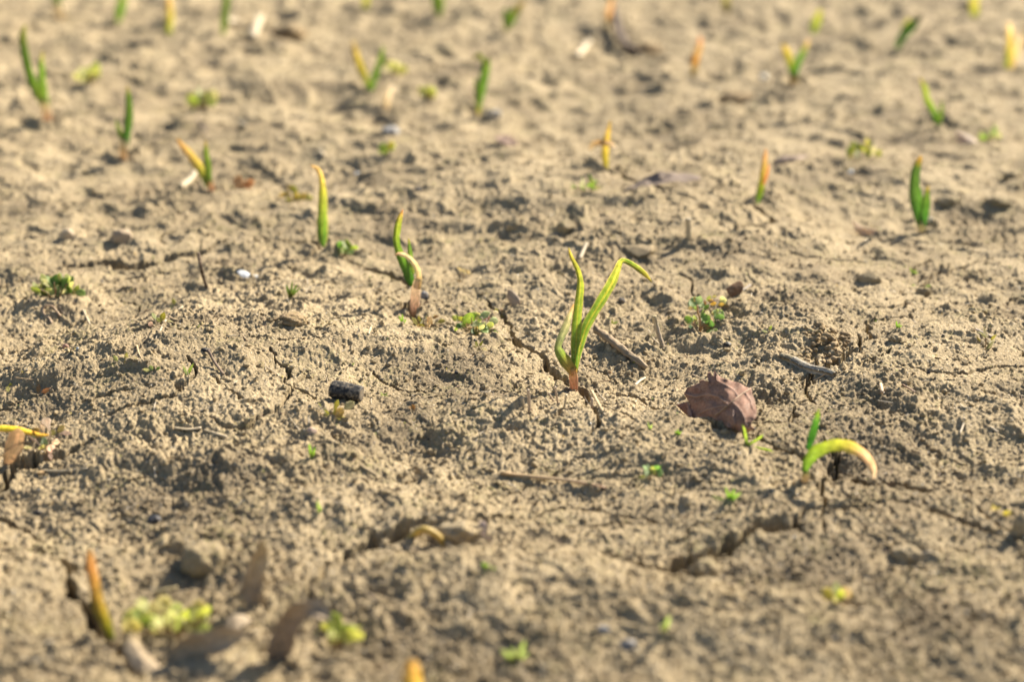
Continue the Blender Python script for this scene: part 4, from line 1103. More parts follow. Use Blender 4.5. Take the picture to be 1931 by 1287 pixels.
lump("soil_clod", 1330, 1088, 54, 34, "near blurred clod right of the long crack's end", "clod", CLO, M_SOIL, seed=43, rough=.25)
lump("soil_clod", 1715, 1058, 56, 28, "near blurred clod on the right slope", "clod", CLO, M_SOIL, seed=44, rough=.25)
lump("soil_clod", 1925, 1010, 30, 50, "near clod cut by the right frame edge", "clod", CLO, M_SOIL, seed=45, rough=.25)
lump("soil_clod", 545, 70, 60, 26, "far blurred dark clod behind the slim green blade", "clod", CLO, M_CAST, seed=46, rough=.3)
lump("soil_clod", 1390, 195, 70, 22, "far blurred dark clod below the small forked sprout", "clod", CLO, M_CAST, seed=47, rough=.3)
lump("soil_clod", 1225, 100, 50, 26, "far blurred dark clod beside the dark twig", "clod", CLO, M_CAST, seed=48, rough=.3)

def worm_cast():
    base = at(1552, 672)
    s = (base - Vector((0, 0, CAMH))).length / F
    rr = random.Random(4)
    V0, F0 = ICO[2]
    VV, FF = [], []
    for k in range(120):
        a = rr.uniform(0, 6.28); r = rr.random() ** .7 * 1.25
        x = math.cos(a) * r * 40 * s; y = math.sin(a) * r * 62 * s + 40 * s
        x += y * .22
        z = ground_z(base.x + x, base.y + y) - base.z
        z += max(0, 1 - r * r) * 16 * s * rr.random()
        q = (2.2 + 4.6 * rr.random() ** 1.6) * s
        V = V0.copy()
        ph = V * 2.1 + k
        V *= (1 + .4 * gn(ph[:, 0] + ph[:, 2], ph[:, 1], k))[:, None]
        V *= np.array([q, q * rr.uniform(1, 1.7), q * rr.uniform(.8, 1.1)])
        t = rr.uniform(0, 3.1); ca, sa = math.cos(t), math.sin(t)
        V = V @ np.array([[ca, sa, 0], [-sa, ca, 0], [0, 0, 1]])
        VV.append(V + np.array([base.x + x, base.y + y, base.z + z + q * .1])); FF.append(F0 + len(V0) * k)
    o = mesh_obj("worm_cast", np.vstack(VV), np.vstack(FF), M_CAST, None, base)
    tag(o, "heap of brown worm-cast pellets behind the bark splinter", "worm cast")
worm_cast()

def lying(name, pts, w, stops, label, cat, group, mat=None, lift=.5, rough=.05, seed=0, flatten=.8, nseg=10, parent=None, w2=None):
    """a straw or twig on the ground: pts (px, py[, lift in widths])"""
    P, R = [], []
    for i, q in enumerate(pts):
        p = at(q[0], q[1])
        s = (p - Vector((0, 0, CAMH))).length / F
        ww = w if w2 is None else w + (w2 - w) * i / (len(pts) - 1)
        p.z += ww * s * (q[2] if len(q) > 2 else lift)
        P.append(p); R.append(ww * s / 2)
    o = tube(name, P, R, stops, mat or M_STRAW, parent, nseg, None, rough, seed, flatten)
    return tag(o, label, cat, group) if parent is None else o

def standing(name, bx, by, pts, w, stops, label, cat, group, mat=None, rough=.04, seed=0, nseg=8):
    base = at(bx, by)
    P, R = [], []
    for q in pts:
        p, t = onplane(q[0], q[1], base.y, q[2] if len(q) > 2 else 0)
        P.append(p); R.append(w * 1.4 * t / F / 2)
    P.insert(0, P[0] * 1.0 + Vector((0, 0, -.004))); R.insert(0, R[0])
    return tag(tube(name, P, R, stops, mat or M_STRAW, None, nseg, None, rough, seed, .8), label, cat, group)

S1 = [(0, STRAWC), (1, (.5, .38, .22))]; S2 = [(0, (.52, .43, .28)), (1, (.57, .47, .32))]; S3 = [(0, (.46, .34, .24)), (1, (.58, .45, .33))]
def st(*a, **k): return lying("straw", *a, **k)
st([(945, 897), (1000, 903), (1080, 911), (1143, 924)], 9, [(0, (.6, .40, .2)), (.6, (.62, .46, .28)), (1, (.55, .34, .2))], "long flat tan straw lying across the near soil", "straw", STR, w2=6)
st([(330, 812), (355, 815), (380, 812)], 10, S2, "broad pale straw in the near left ground, left of a thinner one", "straw", STR, flatten=.4)
st([(386, 815), (405, 821), (428, 828)], 6, S2, "thin pale straw continuing right of the broad one", "straw", STR)
st([(341, 358), (356, 346), (369, 330)], 11, S2, "pale blurred straw at the foot of the yellow-leaved sprout", "straw", STR)
st([(157, 588), (164, 602), (172, 618)], 6, S2, "slanting pale straw left of a small dark hole", "straw", STR, w2=3)
st([(168, 606), (180, 612)], 2.5, S2, "hair-thin straw touching the slanting pale one", "straw", STR)
st([(316, 600), (304, 622), (292, 644)], 5, S2, "tan forked straw beside the upright olive leaf", "straw", STR, w2=3)
st([(345, 580), (330, 592), (318, 604)], 4, S2, "thin straw between the pale green and the olive seedlings", "straw", STR)
st([(707, 604), (700, 618), (695, 632)], 4, S2, "short pale straw on the mound's far edge", "straw", STR)
st([(258, 652), (262, 668), (270, 682)], 3, S1, "thin bent straw behind the ridge", "straw", STR)
st([(1106, 463), (1100, 476), (1093, 492)], 8, S2, "pale straw lying behind the main sprout's upright leaf", "straw", STR)
st([(1216, 716), (1206, 722), (1197, 730)], 6, S2, "short tan straw at the buried end of the stick", "straw", STR)
st([(1200, 758), (1194, 764), (1196, 772)], 3.5, S2, "curled white rootlet in front of the stick", "straw", STR)
st([(490, 40), (484, 58), (476, 78)], 16, S2, "blurred broad straw in the far field, right of the slim green blade", "straw", STR)
st([(1110, 85), (1098, 100), (1088, 112)], 12, S2, "blurred pale straw in the far field, left of the dark twig", "straw", STR)
st([(430, 50), (440, 46), (452, 54)], 14, S2, "blurred pale scrap of straw at the foot of the slim green blade", "straw", STR)
st([(452, 236), (462, 242)], 10, S2, "short blurred straw in the middle distance, right of the deep green sprout", "straw", STR)
st([(602, 288), (612, 300)], 9, S2, "short blurred straw behind the broad single blade's tip", "straw", STR)
st([(370, 222), (380, 236), (392, 250)], 4, S3, "thin blurred straw left of the yellow leaf's tip", "straw", STR)
st([(1660, 728), (1663, 744)], 7, [(0, (.66, .52, .34)), (1, (.6, .42, .26))], "short fat tan seed husk standing right of the bark splinter", "straw", STR, flatten=.9)
st([(1702, 728), (1716, 736), (1730, 745)], 4, [(0, (.36, .22, .14)), (1, (.45, .32, .22))], "thin brown straw right of the fat seed husk", "straw", STR)
st([(1810, 764), (1816, 770), (1830, 773)], 3.5, S2, "thin pale bent rootlet on the right slope, farther one", "straw", STR)
st([(1818, 790), (1816, 804), (1810, 820)], 4, S2, "thin pale rootlet on the right slope, nearer one", "straw", STR)
st([(1866, 808), (1874, 813), (1881, 818)], 5, S2, "short white straw at the right slope's edge", "straw", STR)
st([(1690, 622), (1705, 625), (1722, 627)], 2.5, S2, "hair-thin straw trailing from the small green sprig", "straw", STR)
st([(1840, 624), (1855, 631), (1870, 638)], 5, [(0, (.5, .42, .34)), (1, (.4, .32, .25))], "greyish straw behind the sparse olive seedling", "straw", STR)
st([(680, 880), (695, 890), (720, 905)], 5, S1, "thin tan straw on the near soil left of the long one", "straw", STR)
st([(547, 790), (556, 802), (572, 822)], 3, S2, "thin straw lying left of the pinkish pebble", "straw", STR)
st([(80, 892), (120, 893), (165, 888)], 7, S2, "tan straw in the near shade below the greyish rosette", "straw", STR)
st([(72, 898), (82, 896)], 9, [(0, (.66, .46, .22)), (1, (.6, .4, .2))], "short orange tan husk below the greyish rosette", "straw", STR)
st([(1362, 482), (1374, 470)], 3, S2, "hair-thin straw behind the lobed weed", "straw", STR) if False else None
st([(1375, 560), (1395, 553), (1415, 540)], 5, [(0, (.45, .38, .3)), (1, (.4, .33, .26))], "curved greyish straw behind the lobed weed", "straw", STR)
st([(335, 1113), (290, 1122)], 8, [(0, (.5, .4, .2)), (1, (.4, .33, .18))], "blurred straw above the big yellow-green clump", "straw", STR)
# bent stalk arching over the near crack
standing("bent_stalk", 836, 1030, [(836, 1030), (832, 1018), (815, 1004), (797, 999), (780, 1010, .006), (770, 1018, .01)], 11, [(0, (.5, .34, .08)), (.6, (.55, .4, .1)), (1, (.5, .42, .2))], "yellow-brown bent stalk arching beside the near soil block", "stalk", None)
# curled tendril
lying("dry_tendril", [(98, 612), (93, 602), (84, 596), (81, 590, 1.5), (88, 587, 2.5), (100, 586, 2), (108, 592, 1), (114, 598, .5)], 4, [(0, (.5, .36, .24)), (1, (.55, .38, .24))], "curled brown dry tendril below the leafy tuft", "tendril", None, nseg=7)
lying("dry_tendril", [(113, 580), (117, 588), (122, 594), (130, 592)], 2.5, [(0, (.55, .44, .3)), (1, (.5, .4, .28))], "thin pale root thread right of the curled tendril", "tendril", None, nseg=6)
# stubble
SB = "stubble stalks in front of the main sprout"
for bx, by, tx, ty, w, st_, lab in [
    (988, 772, 985, 751, 4.5, S2, "short whitish stubble stalk, left of the tallest one"),
    (999, 780, 996, 735, 5, S3, "tallest brown stubble stalk in front of the main sprout"),
    (1052, 762, 1047, 730, 3.6, S3, "slim upright stubble stalk nearest the main sprout"),
    (1044, 758, 1034, 741, 3.2, S3, "short leaning stubble stalk left of the slim upright one"),
    (1036, 764, 1029, 752, 3.2, S2, "lowest leaning stubble stalk of the little fan"),
    (1064, 770, 1068, 745, 4.2, S2, "ragged pale stubble stalk leaning right")]:
    standing("stubble_stalk", bx, by, [(bx, by), ((bx + tx) / 2, (by + ty) / 2), (tx, ty)], w, st_, lab, "stubble", SB, seed=bx)
lying("stubble_stalk", [(1116, 752, 2.5), (1126, 766, 1.5), (1141, 786, .3)], 6, S1, "folded tan stubble straw leaning over a dark hole", "stubble", SB)
standing("stubble_stalk", 1116, 772, [(1117, 772), (1116, 760), (1116, 751)], 4, S3, "short dark leg propping the folded stubble straw", "stubble", SB)
standing("straw_stump", 1250, 656, [(1250, 656), (1243, 634, .002), (1238, 615, .003), (1233, 596, .004)], 8, [(0, (.42, .33, .23)), (.6, (.5, .42, .32)), (1, (.6, .5, .3))], "grey tan upright straw stump right of the stick", "straw", STR, M_WOOD, .08, 5, 9)
lying("straw", [(1224, 625), (1232, 640), (1245, 652), (1252, 660)], 2.6, S2, "thin root thread curving to the grey stump", "straw", STR)
standing("straw", 1299, 450, [(1299, 450), (1298, 430), (1297, 412)], 9, S2, "blurred upright straw behind the lobed weed", "straw", STR)
standing("twig", 391, 545, [(391, 545), (384, 525), (379, 502), (374, 478, .01)], 5, [(0, DBRN), (1, (.12, .08, .055))], "dark slanting twig under the curved left crack", "twig", TWG, M_WOOD, .12, 6)
lying("twig", [(394, 678, 3), (404, 690, 1.5), (422, 708, .2)], 6, [(0, (.17, .12, .1)), (1, (.34, .25, .18))], "thin dark twig sticking out on the ridge", "twig", TWG, M_WOOD)
lying("twig", [(450, 628), (458, 636), (466, 645)], 2.5, [(0, DBRN), (1, BRN)], "hair-thin dark twig behind the ridge", "twig", TWG, M_WOOD)
lying("twig", [(1150, 36, 3), (1162, 62, 1), (1180, 92, .5), (1200, 104, .5)], 16, [(0, (.06, .04, .04)), (1, (.12, .08, .07))], "blurred dark crooked twig in the far field", "twig", TWG, M_WOOD)
lying("twig", [(340, 715), (350, 700)], 1.5, [(0, BRN), (1, BRN)], "hair-thin brown twig by the two-bladed seedling", "twig", TWG, M_WOOD)
lying("stick", [(1122, 638, 1.3), (1140, 647, 1.0), (1165, 661, .7), (1185, 675, .5), (1203, 687, .4), (1217, 697, .1)], 14, [(0, (.34, .25, .16)), (.5, (.46, .35, .23)), (1, (.36, .28, .19))], "short gnarled brown stick right of the main sprout", "stick", TWG, M_WOOD, rough=.16, seed=9, flatten=.95, nseg=16)

def bark_splinter():
    A, B = at(1472, 675), at(1574, 712)
    s = (A - Vector((0, 0, CAMH))).length / F
    ax = B - A; L = ax.length; ax.normalize()
    up = Vector((0, 0, 1)); sd_ = ax.cross(up).normalized(); up = sd_.cross(ax)
    rng = np.random.default_rng(3)
    n, m = 40, 15
    V, cols, uvs = [], [], []
    for layer in (0, 1):
        for i in range(n):
            t = i / (n - 1)
            w = 9 * s * (.55 + .5 * math.sin(math.pi * min(1, t * .8 + .18))) * (1 + .12 * rng.normal())
            for j in range(m):
                k = j / (m - 1) * 2 - 1
                z = .0016 + 4.5 * s * (1 - k * k) + .0007 * math.sin(t * 9) + rng.normal() * .00012
                if layer: z -= .0028 + .001 * (1 - k * k)
                p = A + ax * (t * L + .0006 * rng.normal() * (t in (0, 1))) + sd_ * (k * w) + up * z
                V.append(p)
                q = .5 + .5 * math.sin(k * 5 + t * 4)
                c = np.array((.50, .46, .38)) * (.55 + .5 * q)
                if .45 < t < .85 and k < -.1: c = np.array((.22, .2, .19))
                if t < .25: c = c * .5 + np.array((.42, .32, .14)) * .5
                cols.append(c); uvs.append((j / (m - 1), t))
    Fc = []
    o_ = n * m
    for i in range(n - 1):
        for j in range(m - 1):
            a = i * m + j
            Fc += [(a, a + 1, a + m + 1, a + m), (o_ + a, o_ + a + m, o_ + a + m + 1, o_ + a + 1)]
        for j in (0, m - 1):
            a = i * m + j
            Fc.append((a, a + m, o_ + a + m, o_ + a))
    for i in (0, n - 1):
        for j in range(m - 1):
            a = i * m + j
            Fc.append((a, o_ + a, o_ + a + 1, a + 1))
    tag(mesh_obj("bark_splinter", V, np.array(Fc), M_WOOD, None, A, np.array(cols), uvs), "grey split bark splinter lying across a small crack", "splinter")
bark_splinter()

def charcoal():
    p = at(652, 757)
    s = (p - Vector((0, 0, CAMH))).length / F
    n, m = 26, 28
    ax = Vector((.95, -.28, -.06)).normalized(); up = Vector((0, 0, 1)); b = ax.cross(up).normalized(); up = b.cross(ax)
    cen = p + Vector((0, .005, 12 * s))
    rng = np.random.default_rng(8)
    V, cols, uvs = [], [], []
    prof = [(0, 0), (0, .45), (.01, .8), (.05, .95), (.14, 1.0), (.3, 1.03), (.5, 1.0), (.7, 1.0), (.88, .98), (.96, .96), (.985, .9), (.99, .5), (.985, 0)]
    T = np.interp(np.linspace(0, 1, n), np.linspace(0, 1, len(prof)), [q[0] for q in prof])
    R = np.interp(np.linspace(0, 1, n), np.linspace(0, 1, len(prof)), [q[1] for q in prof])
    for i in range(n):
        for j in range(m):
            th = 2 * math.pi * j / m
            r = R[i] * 17.5 * s * (1 - .10 * T[i]) * (1 + .09 * math.sin(3 * th + 1) + .03 * math.sin(7 * th + T[i] * 3) + .02 * rng.normal())
            V.append(cen + ax * ((T[i] - .5) * 63 * s) + b * (math.cos(th) * r) + up * (math.sin(th) * r))
            c = (.030, .031, .034)
            if i >= n - 3: c = (.20, .17, .13)
            elif i == n - 4: c = (.10, .09, .08)
            cols.append(np.array(c) * (1 + .25 * rng.normal())); uvs.append((j / m, T[i]))
    Fc = [(i * m + j, i * m + (j + 1) % m, (i + 1) * m + (j + 1) % m, (i + 1) * m + j) for i in range(n - 1) for j in range(m)]
    tag(mesh_obj("charcoal_piece", V, np.array(Fc), M_CHAR, None, p, np.clip(np.array(cols), .005, 1), uvs), "short black cylindrical charcoal piece on the low mound", "charcoal")
charcoal()

def flake(name, px, py, pts, thick, label, cat, col, mat, tilt=.5, group=None, curl=.3, seed=0):
    """a thin flat scrap: outline pts in photo pixels round its foot; lies tilted on the ground"""
    base = at(px, py)
    nrm = Vector((.1, -math.sin(tilt), math.cos(tilt))).normalized()
    P = []
    def hit(x, y):
        r = ray(x, y); o = Vector((0, 0, CAMH))
        return o + r * ((base - o).dot(nrm) / r.dot(nrm))
    base.z += .001
    cx = sum(q[0] for q in pts) / len(pts); cy = sum(q[1] for q in pts) / len(pts)
    O = spline([(a, b, 0) for a, b in pts + pts[:1]], 49)[:-1]
    rng = np.random.default_rng(seed)
    size = max(max(q[0] for q in pts) - min(q[0] for q in pts), 1) * (base - Vector((0, 0, CAMH))).length / F
    rings = 8
    V, Fc, cols = [], [], []
    N = len(O)
    for layer in (0, 1):
        V.append(hit(cx, cy) + nrm * (curl * size * .15 - layer * thick)); cols.append(col)
        for k in range(1, rings + 1):
            f = k / rings
            for j in range(N):
                x = cx + (O[j][0] - cx) * f; y = cy + (O[j][1] - cy) * f
                h = curl * size * .08 * (1 - f * f) + math.sin(j / N * 12.6 + seed) * f * f * size * .06 + size * .03 * float(gn(np.array([x / 13.]), np.array([y / 13.]), seed)[0])
                V.append(hit(x, y) + nrm * (h - layer * thick * (1 - .6 * f))); cols.append(np.array(col) * (1 + .12 * rng.normal()))
    M_ = 1 + rings * N
    for layer in (0, 1):
        o_ = layer * M_
        for j in range(N):
            q = (o_, o_ + 1 + j, o_ + 1 + (j + 1) % N)
            Fc.append(q if layer == 0 else q[::-1])
            for k in range(rings - 1):
                a = o_ + 1 + k * N
                q = (a + j, a + N + j, a + N + (j + 1) % N, a + (j + 1) % N)
                Fc.append(q if layer == 0 else q[::-1])
    e = 1 + (rings - 1) * N
    for j in range(N):
        Fc.append((e + j, M_ + e + j, M_ + e + (j + 1) % N, e + (j + 1) % N))
    return tag(mesh_obj(name, V, Fc, mat, None, base, np.clip(np.array([np.array(c_) for c_ in cols]), .01, 1), np.zeros((len(V), 2))), label, cat, group)

SCR = "dead leaf scraps on the soil"
flake("shell_chip", 467, 524, [(446, 513), (456, 511), (470, 513), (485, 520), (486, 525), (470, 525), (456, 521)], .0012, "bright white shell chip lying on bare soil below the curved left crack", "shell chip", (.78, .80, .80), M_SHELL, .25, None, .2, 1)
flake("leaf_scrap", 966, 578, [(958, 546), (966, 548), (978, 560), (981, 572), (974, 580), (962, 572), (956, 558)], .0008, "pointed pale brown scrap behind the long crack", "leaf scrap", (.46, .34, .23), M_STRAW, 1.1, SCR, .6, 2)
flake("leaf_scrap", 1630, 446, [(1606, 416), (1620, 424), (1640, 432), (1660, 438), (1650, 446), (1625, 444), (1612, 434)], .0006, "pale curled leaf scrap left of the curved sprout", "leaf scrap", (.6, .5, .4), M_DRYLEAF, .7, SCR, .8, 3)
flake("leaf_scrap", 955, 272, [(932, 256), (950, 254), (970, 262), (976, 270), (955, 274), (938, 266)], .0005, "pink petal-like scrap in the middle distance", "leaf scrap", (.52, .36, .28), M_SCRAP, .5, SCR, .4, 4)
flake("leaf_scrap", 1250, 356, [(1175, 352), (1215, 338), (1260, 330), (1310, 322), (1322, 330), (1290, 344), (1230, 356), (1190, 360)], .0015, "flat grey-brown bark strip in the middle distance", "bark strip", (.26, .2, .17), M_WOOD, .35, SCR, .5, 5)
flake("leaf_scrap", 1490, 310, [(1455, 310), (1470, 298), (1500, 292), (1525, 290), (1515, 302), (1485, 306)], .0006, "pinkish grey dry strip right of the orange-tipped shoot", "leaf scrap", (.45, .34, .27), M_SCRAP, .5, SCR, .6, 6)
flake("leaf_scrap", 1822, 272, [(1800, 250), (1822, 252), (1840, 262), (1842, 274), (1820, 272), (1806, 264)], .0006, "pale grey scrap beside the low bright green weed, far right", "leaf scrap", (.6, .53, .48), M_DRYLEAF, .6, SCR, .5, 7)
flake("leaf_scrap", 1395, 560, [(1368, 546), (1380, 536), (1396, 530), (1402, 542), (1395, 556), (1378, 560)], .0006, "crumpled brown scrap behind the lobed weed", "leaf scrap", (.24, .14, .08), M_SCRAP, .9, SCR, .8, 8)
flake("leaf_scrap", 448, 1192, [(420, 1180), (435, 1165), (460, 1160), (472, 1172), (450, 1190), (428, 1196)], .0010, "near blurred pale scrap right of the big yellow-green clump", "leaf scrap", (.5, .4, .28), M_SCRAP, .45, SCR, 1., 12)
flake("leaf_scrap", 262, 1275, [(232, 1225), (250, 1212), (280, 1235), (300, 1255), (302, 1275), (270, 1275), (245, 1255)], .0010, "near blurred tan scrap at the foot of the orange-tipped near shoot", "leaf scrap", (.5, .39, .26), M_SCRAP, .45, SCR, .9, 13)
flake("leaf_scrap", 905, 1014, [(895, 995), (903, 985), (915, 984), (918, 998), (910, 1020), (897, 1018)], .0008, "near blurred pale pinkish scrap right of the soil block", "leaf scrap", (.52, .40, .34), M_SCRAP, 1., SCR, .6, 14)

def strip(px, py, pts, stops, label, **k):
    o = blade("leaf_scrap", pts, stops, None, at(px, py), M_SCRAP, **k)
    tag(o, label, "leaf scrap", SCR)
strip(490, 1152, [(486, 1156, 20), (474, 1120, 40, .002), (480, 1085, 42, .004), (492, 1050, 30, .003), (494, 1016, 6, .001)], [(0, (.34, .26, .17)), (.5, (.50, .40, .28)), (1, (.54, .44, .30))], "near blurred curled grey-brown leaf standing up in the shaded hollow", fold=.7, twist=.6, twist2=-.5, wav=.25, n=24, m=11, seed=3)
strip(400, 1245, [(312, 1252, 14, .004), (345, 1228, 44, .006), (390, 1216, 52, .004), (430, 1205, 40, .002), (466, 1196, 8, .0)], [(0, (.5, .38, .24)), (.5, (.46, .34, .22)), (1, (.56, .42, .27))], "near blurred tan dead leaf lying beside the curled grey one", fold=.5, twist=.5, twist2=-.3, wav=.3, n=26, m=11, seed=4)
strip(540, 1265, [(512, 1268, 20, .004), (528, 1226, 46, .004), (545, 1178, 44, .004), (570, 1152, 38, .0), (600, 1152, 36, -.004), (624, 1168, 12, -.007)], [(0, (.24, .18, .13)), (.5, (.30, .23, .17)), (1, (.42, .33, .23))], "near blurred grey dead leaf arched over with dark underside", fold=.5, twist=.4, twist2=-.5, wav=.25, n=30, m=11, seed=5)
# upright papery tan leaf at the left edge
c = px_of(0, 760, 8.045)
o = blade("dry_leaf", c([(75, 960, 30), (140, 850, 190), (205, 690, 270), (240, 550, 265), (265, 450, 190), (272, 392, 40)]), [(0, (.52, .38, .22)), (.5, (.5, .40, .28)), (1, (.55, .42, .27))], None, at(12, 880), M_DRYLEAF, fold=.2, n=24, m=13, wav=.05, twist=.2)
tag(o, "papery tan upright dead leaf leaning against the flattened yellow leaf", "dead leaf")
# pale curled blade far back
b_ = at(732, 205)
tag(blade("dry_leaf", [(730, 208, 8), (728, 192, 16), (732, 178, 16), (742, 168, 12), (752, 168, 4)], [(0, PALE), (1, WHT)], None, b_, M_DRYLEAF, fold=.4, n=18), "pale hooked dry blade in front of the forked V sprout", "dead leaf")

# ------------------------------------------------------------------ the brown dead leaf
def dead_leaf():
    K = 4.198
    cv = lambda q: (1240 + q[0] / K, 660 + q[1] / K)
    out = [(450, 162), (462, 182), (492, 214), (520, 228), (562, 236), (600, 250), (642, 262), (668, 276), (690, 292), (718, 300), (738, 306), (748, 345), (766, 400), (778, 450), (782, 490), (780, 530), (762, 556), (745, 572), (738, 598), (772, 630), (735, 640), (712, 652), (690, 656), (650, 646), (600, 630), (560, 612), (520, 592), (480, 562), (450, 552), (425, 556), (400, 544), (340, 548), (280, 549), (262, 480), (248, 420), (226, 372), (206, 344), (222, 326), (236, 298), (256, 300), (290, 280), (332, 262), (330, 248), (352, 238), (385, 244), (402, 252), (396, 222), (394, 190), (410, 176), (425, 186), (432, 214), (440, 190)]
    base = at(*cv((640, 640)))
    base.z += .001
    A_, B_ = at(1410, 812), at(1285, 782)
    base = A_ + Vector((0, 0, .0015))
    h_ = (A_ - B_).normalized()
    bk = Vector((-h_.y, h_.x, 0)).normalized()
    nrm = h_.cross((bk * math.cos(.56) + Vector((0, 0, 1)) * math.sin(.56)).normalized()).normalized()
    if nrm.z < 0: nrm = -nrm
    O = Vector((0, 0, CAMH))
    s = (base - O).length / F
    out = np.array(out, float)
    rng = np.random.default_rng(2)
    # dense outline with a slightly ragged edge
    D = []
    for i in range(len(out)):
        a, b = out[i], out[(i + 1) % len(out)]
        k = max(2, int(np.hypot(*(b - a)) / 7))
        for j in range(k):
            D.append(a + (b - a) * j / k + rng.normal(0, 1.6, 2))
    D = np.array(D)
    N = len(D); rings = 30
    cc = np.array((505., 425.))
    ra, rb = np.array((455., 190.)), np.array((700., 610.))
    rd = (rb - ra) / np.hypot(*(rb - ra)); rn = np.array((rd[1], -rd[0]))
    veins = [[(738, 306), (640, 372), (560, 440), (455, 522)], [(208, 345), (300, 372), (400, 352), (490, 376), (560, 436)], [(590, 410), (650, 470), (690, 540), (704, 600)], [(600, 480), (600, 540), (612, 590)], [(640, 372), (600, 320), (540, 280), (480, 250)], [(690, 335), (735, 400), (760, 470)], [(560, 440), (480, 450), (400, 470), (330, 505)]]
    def vein_dist(x, y):
        best = 99.
        for v in veins:
            for (ax, ay), (bx, by) in zip(v[:-1], v[1:]):
                dx, dy = bx - ax, by - ay
                t = min(1, max(0, ((x - ax) * dx + (y - ay) * dy) / (dx * dx + dy * dy)))
                best = min(best, math.hypot(x - ax - t * dx, y - ay - t * dy))
        return best
    def surf(x, y, f):
        X, Y = cv((x, y))
        r = ray(X, Y)
        t = (base - O).dot(nrm) / r.dot(nrm)
        sd_ = (np.array((x, y)) - ra) @ rn
        q = abs(sd_) / (230. if sd_ > 0 else 330.)
        h = .021 * max(0., 1 - q ** 1.35)
        lo = max(0, (y - 480) / 170.)
        h *= 1 - .55 * lo * lo
        h += .0019 * float(gn(np.array([x / 90.]), np.array([y / 90.]), 5)[0]) + .0011 * (.4 - abs(float(gn(np.array([(x + y * .5) / 75.]), np.array([(y - x * .3) / 110.]), 15)[0]))) + .0004 * float(gn(np.array([x / 30.]), np.array([y / 30.]), 6)[0])
        h += .0012 * math.exp(-(vein_dist(x, y) / 9.) ** 2)
        h += f ** 8 * .002 * math.sin(x / 21. + y / 33.)
        return O + r * (t - h)
    V, cols, Fc = [], [], []
    def colr(x, y):
        v = vein_dist(x, y)
        c_ = np.array((.28, .15, .095))
        m_ = float(gn(np.array([x / 60.]), np.array([y / 60.]), 9)[0]); m2 = float(gn(np.array([x / 17.]), np.array([y / 17.]), 10)[0])
        c_ = c_ * (1 + .3 * m_ + .22 * m2)
        spot = max(0., 1 - math.hypot((x - 330) / 90., (y - 360) / 60.)) + max(0., 1 - math.hypot((x - 430) / 70., (y - 290) / 40.))
        c_ = c_ * (1 - .35 * min(1, spot)) + np.array((.09, .05, .04)) * .35 * min(1, spot)
        if math.hypot((x - 310) / 40., (y - 325) / 22.) < 1: c_ = c_ * .5 + np.array((.22, .07, .03)) * .5
        c_ = c_ + np.array((.16, .11, .08)) * math.exp(-(v / 5.) ** 2)
        return np.clip(c_, .01, 1)
    V.append(surf(*cc, 0)); cols.append(colr(*cc))
    for k in range(1, rings + 1):
        f = k / rings
        for j in range(N):
            x, y = cc + (D[j] - cc) * f
            V.append(surf(x, y, f)); cols.append(colr(x, y))
    M_ = len(V)
    nn = nrm * .00035
    V += [v - nn for v in V]; cols += cols[:]
    for layer in (0, 1):
        o_ = layer * M_
        for j in range(N):
            j2 = (j + 1) % N
            q = (o_, o_ + 1 + j, o_ + 1 + j2); Fc.append(q if layer else q[::-1])
            for k in range(rings - 1):
                a = o_ + 1 + k * N
                q = (a + j, a + N + j, a + N + j2, a + j2); Fc.append(q if layer else q[::-1])
    e = 1 + (rings - 1) * N
    for j in range(N):
        j2 = (j + 1) % N
        Fc.append((e + j, e + j2, M_ + e + j2, M_ + e + j))
    root = thing("fallen_leaf", base, "crumpled brown fallen leaf with pale veins on the cracked soil", "dead leaf")
    mesh_obj("leaf_blade", V, Fc, M_BROWN, root, base, np.array(cols), np.zeros((len(V), 2)))
    for i, v in enumerate(veins):
        w = 3.4 if i == 0 else (1.7 if i < 3 else 1.1)
        P = [surf(x, y, 0) + (O - surf(x, y, 0)).normalized() * .0002 for x, y in [tuple(q[:2]) for q in spline([(a, b, 0) for a, b in v], 14)]]
        R = [w * s / 2 * (1 - .5 * k / 13) for k in range(14)]
        vc = (.42, .28, .17) if i == 0 else (.36, .24, .19)
        tube("midrib" if i == 0 else "vein", P, R, [(0, vc), (1, vc)], M_STRAW, root, 6, 24)
    # the folded flap on the lower left
    fl = [(145, 436), (172, 430), (200, 420), (226, 417), (246, 422), (258, 455), (272, 500), (276, 548), (250, 535), (225, 512), (200, 492), (170, 462)]
    fl = spline([(a, b, 0) for a, b in fl + fl[:1]], 60)[:-1]
    fcx, fcy = fl[:, 0].mean(), fl[:, 1].mean()
    V, Fc, cols = [], [], []
    for layer in (0, 1):
        for k in range(0, 9):
            f = k / 8
            for q in fl:
                x, y = fcx + (q[0] - fcx) * f, fcy + (q[1] - fcy) * f
                p = surf(x, y, 0)
                p = p + (O - p).normalized() * (.003 * (1 - f * f) * ((x - 145) / 130.) + .002 - layer * .0004)
                V.append(p); cols.append(np.array((.24, .10, .05)) if x < 235 else np.array((.30, .17, .12)))
    n_ = len(fl)
    for layer in (0, 1):
        for k in range(8):
            for j in range(n_):
                a = layer * 9 * n_ + k * n_
                q = (a + j, a + n_ + j, a + n_ + (j + 1) % n_, a + (j + 1) % n_); Fc.append(q if layer else q[::-1])
    for j in range(n_):
        a = 8 * n_; b = 17 * n_
        Fc.append((a + j, a + (j + 1) % n_, b + (j + 1) % n_, b + j))
    mesh_obj("folded_lobe", V, Fc, M_BROWN, root, base, np.array(cols), np.zeros((len(V), 2)))["label"] = "reddish folded lobe at the leaf's lower end"
dead_leaf()

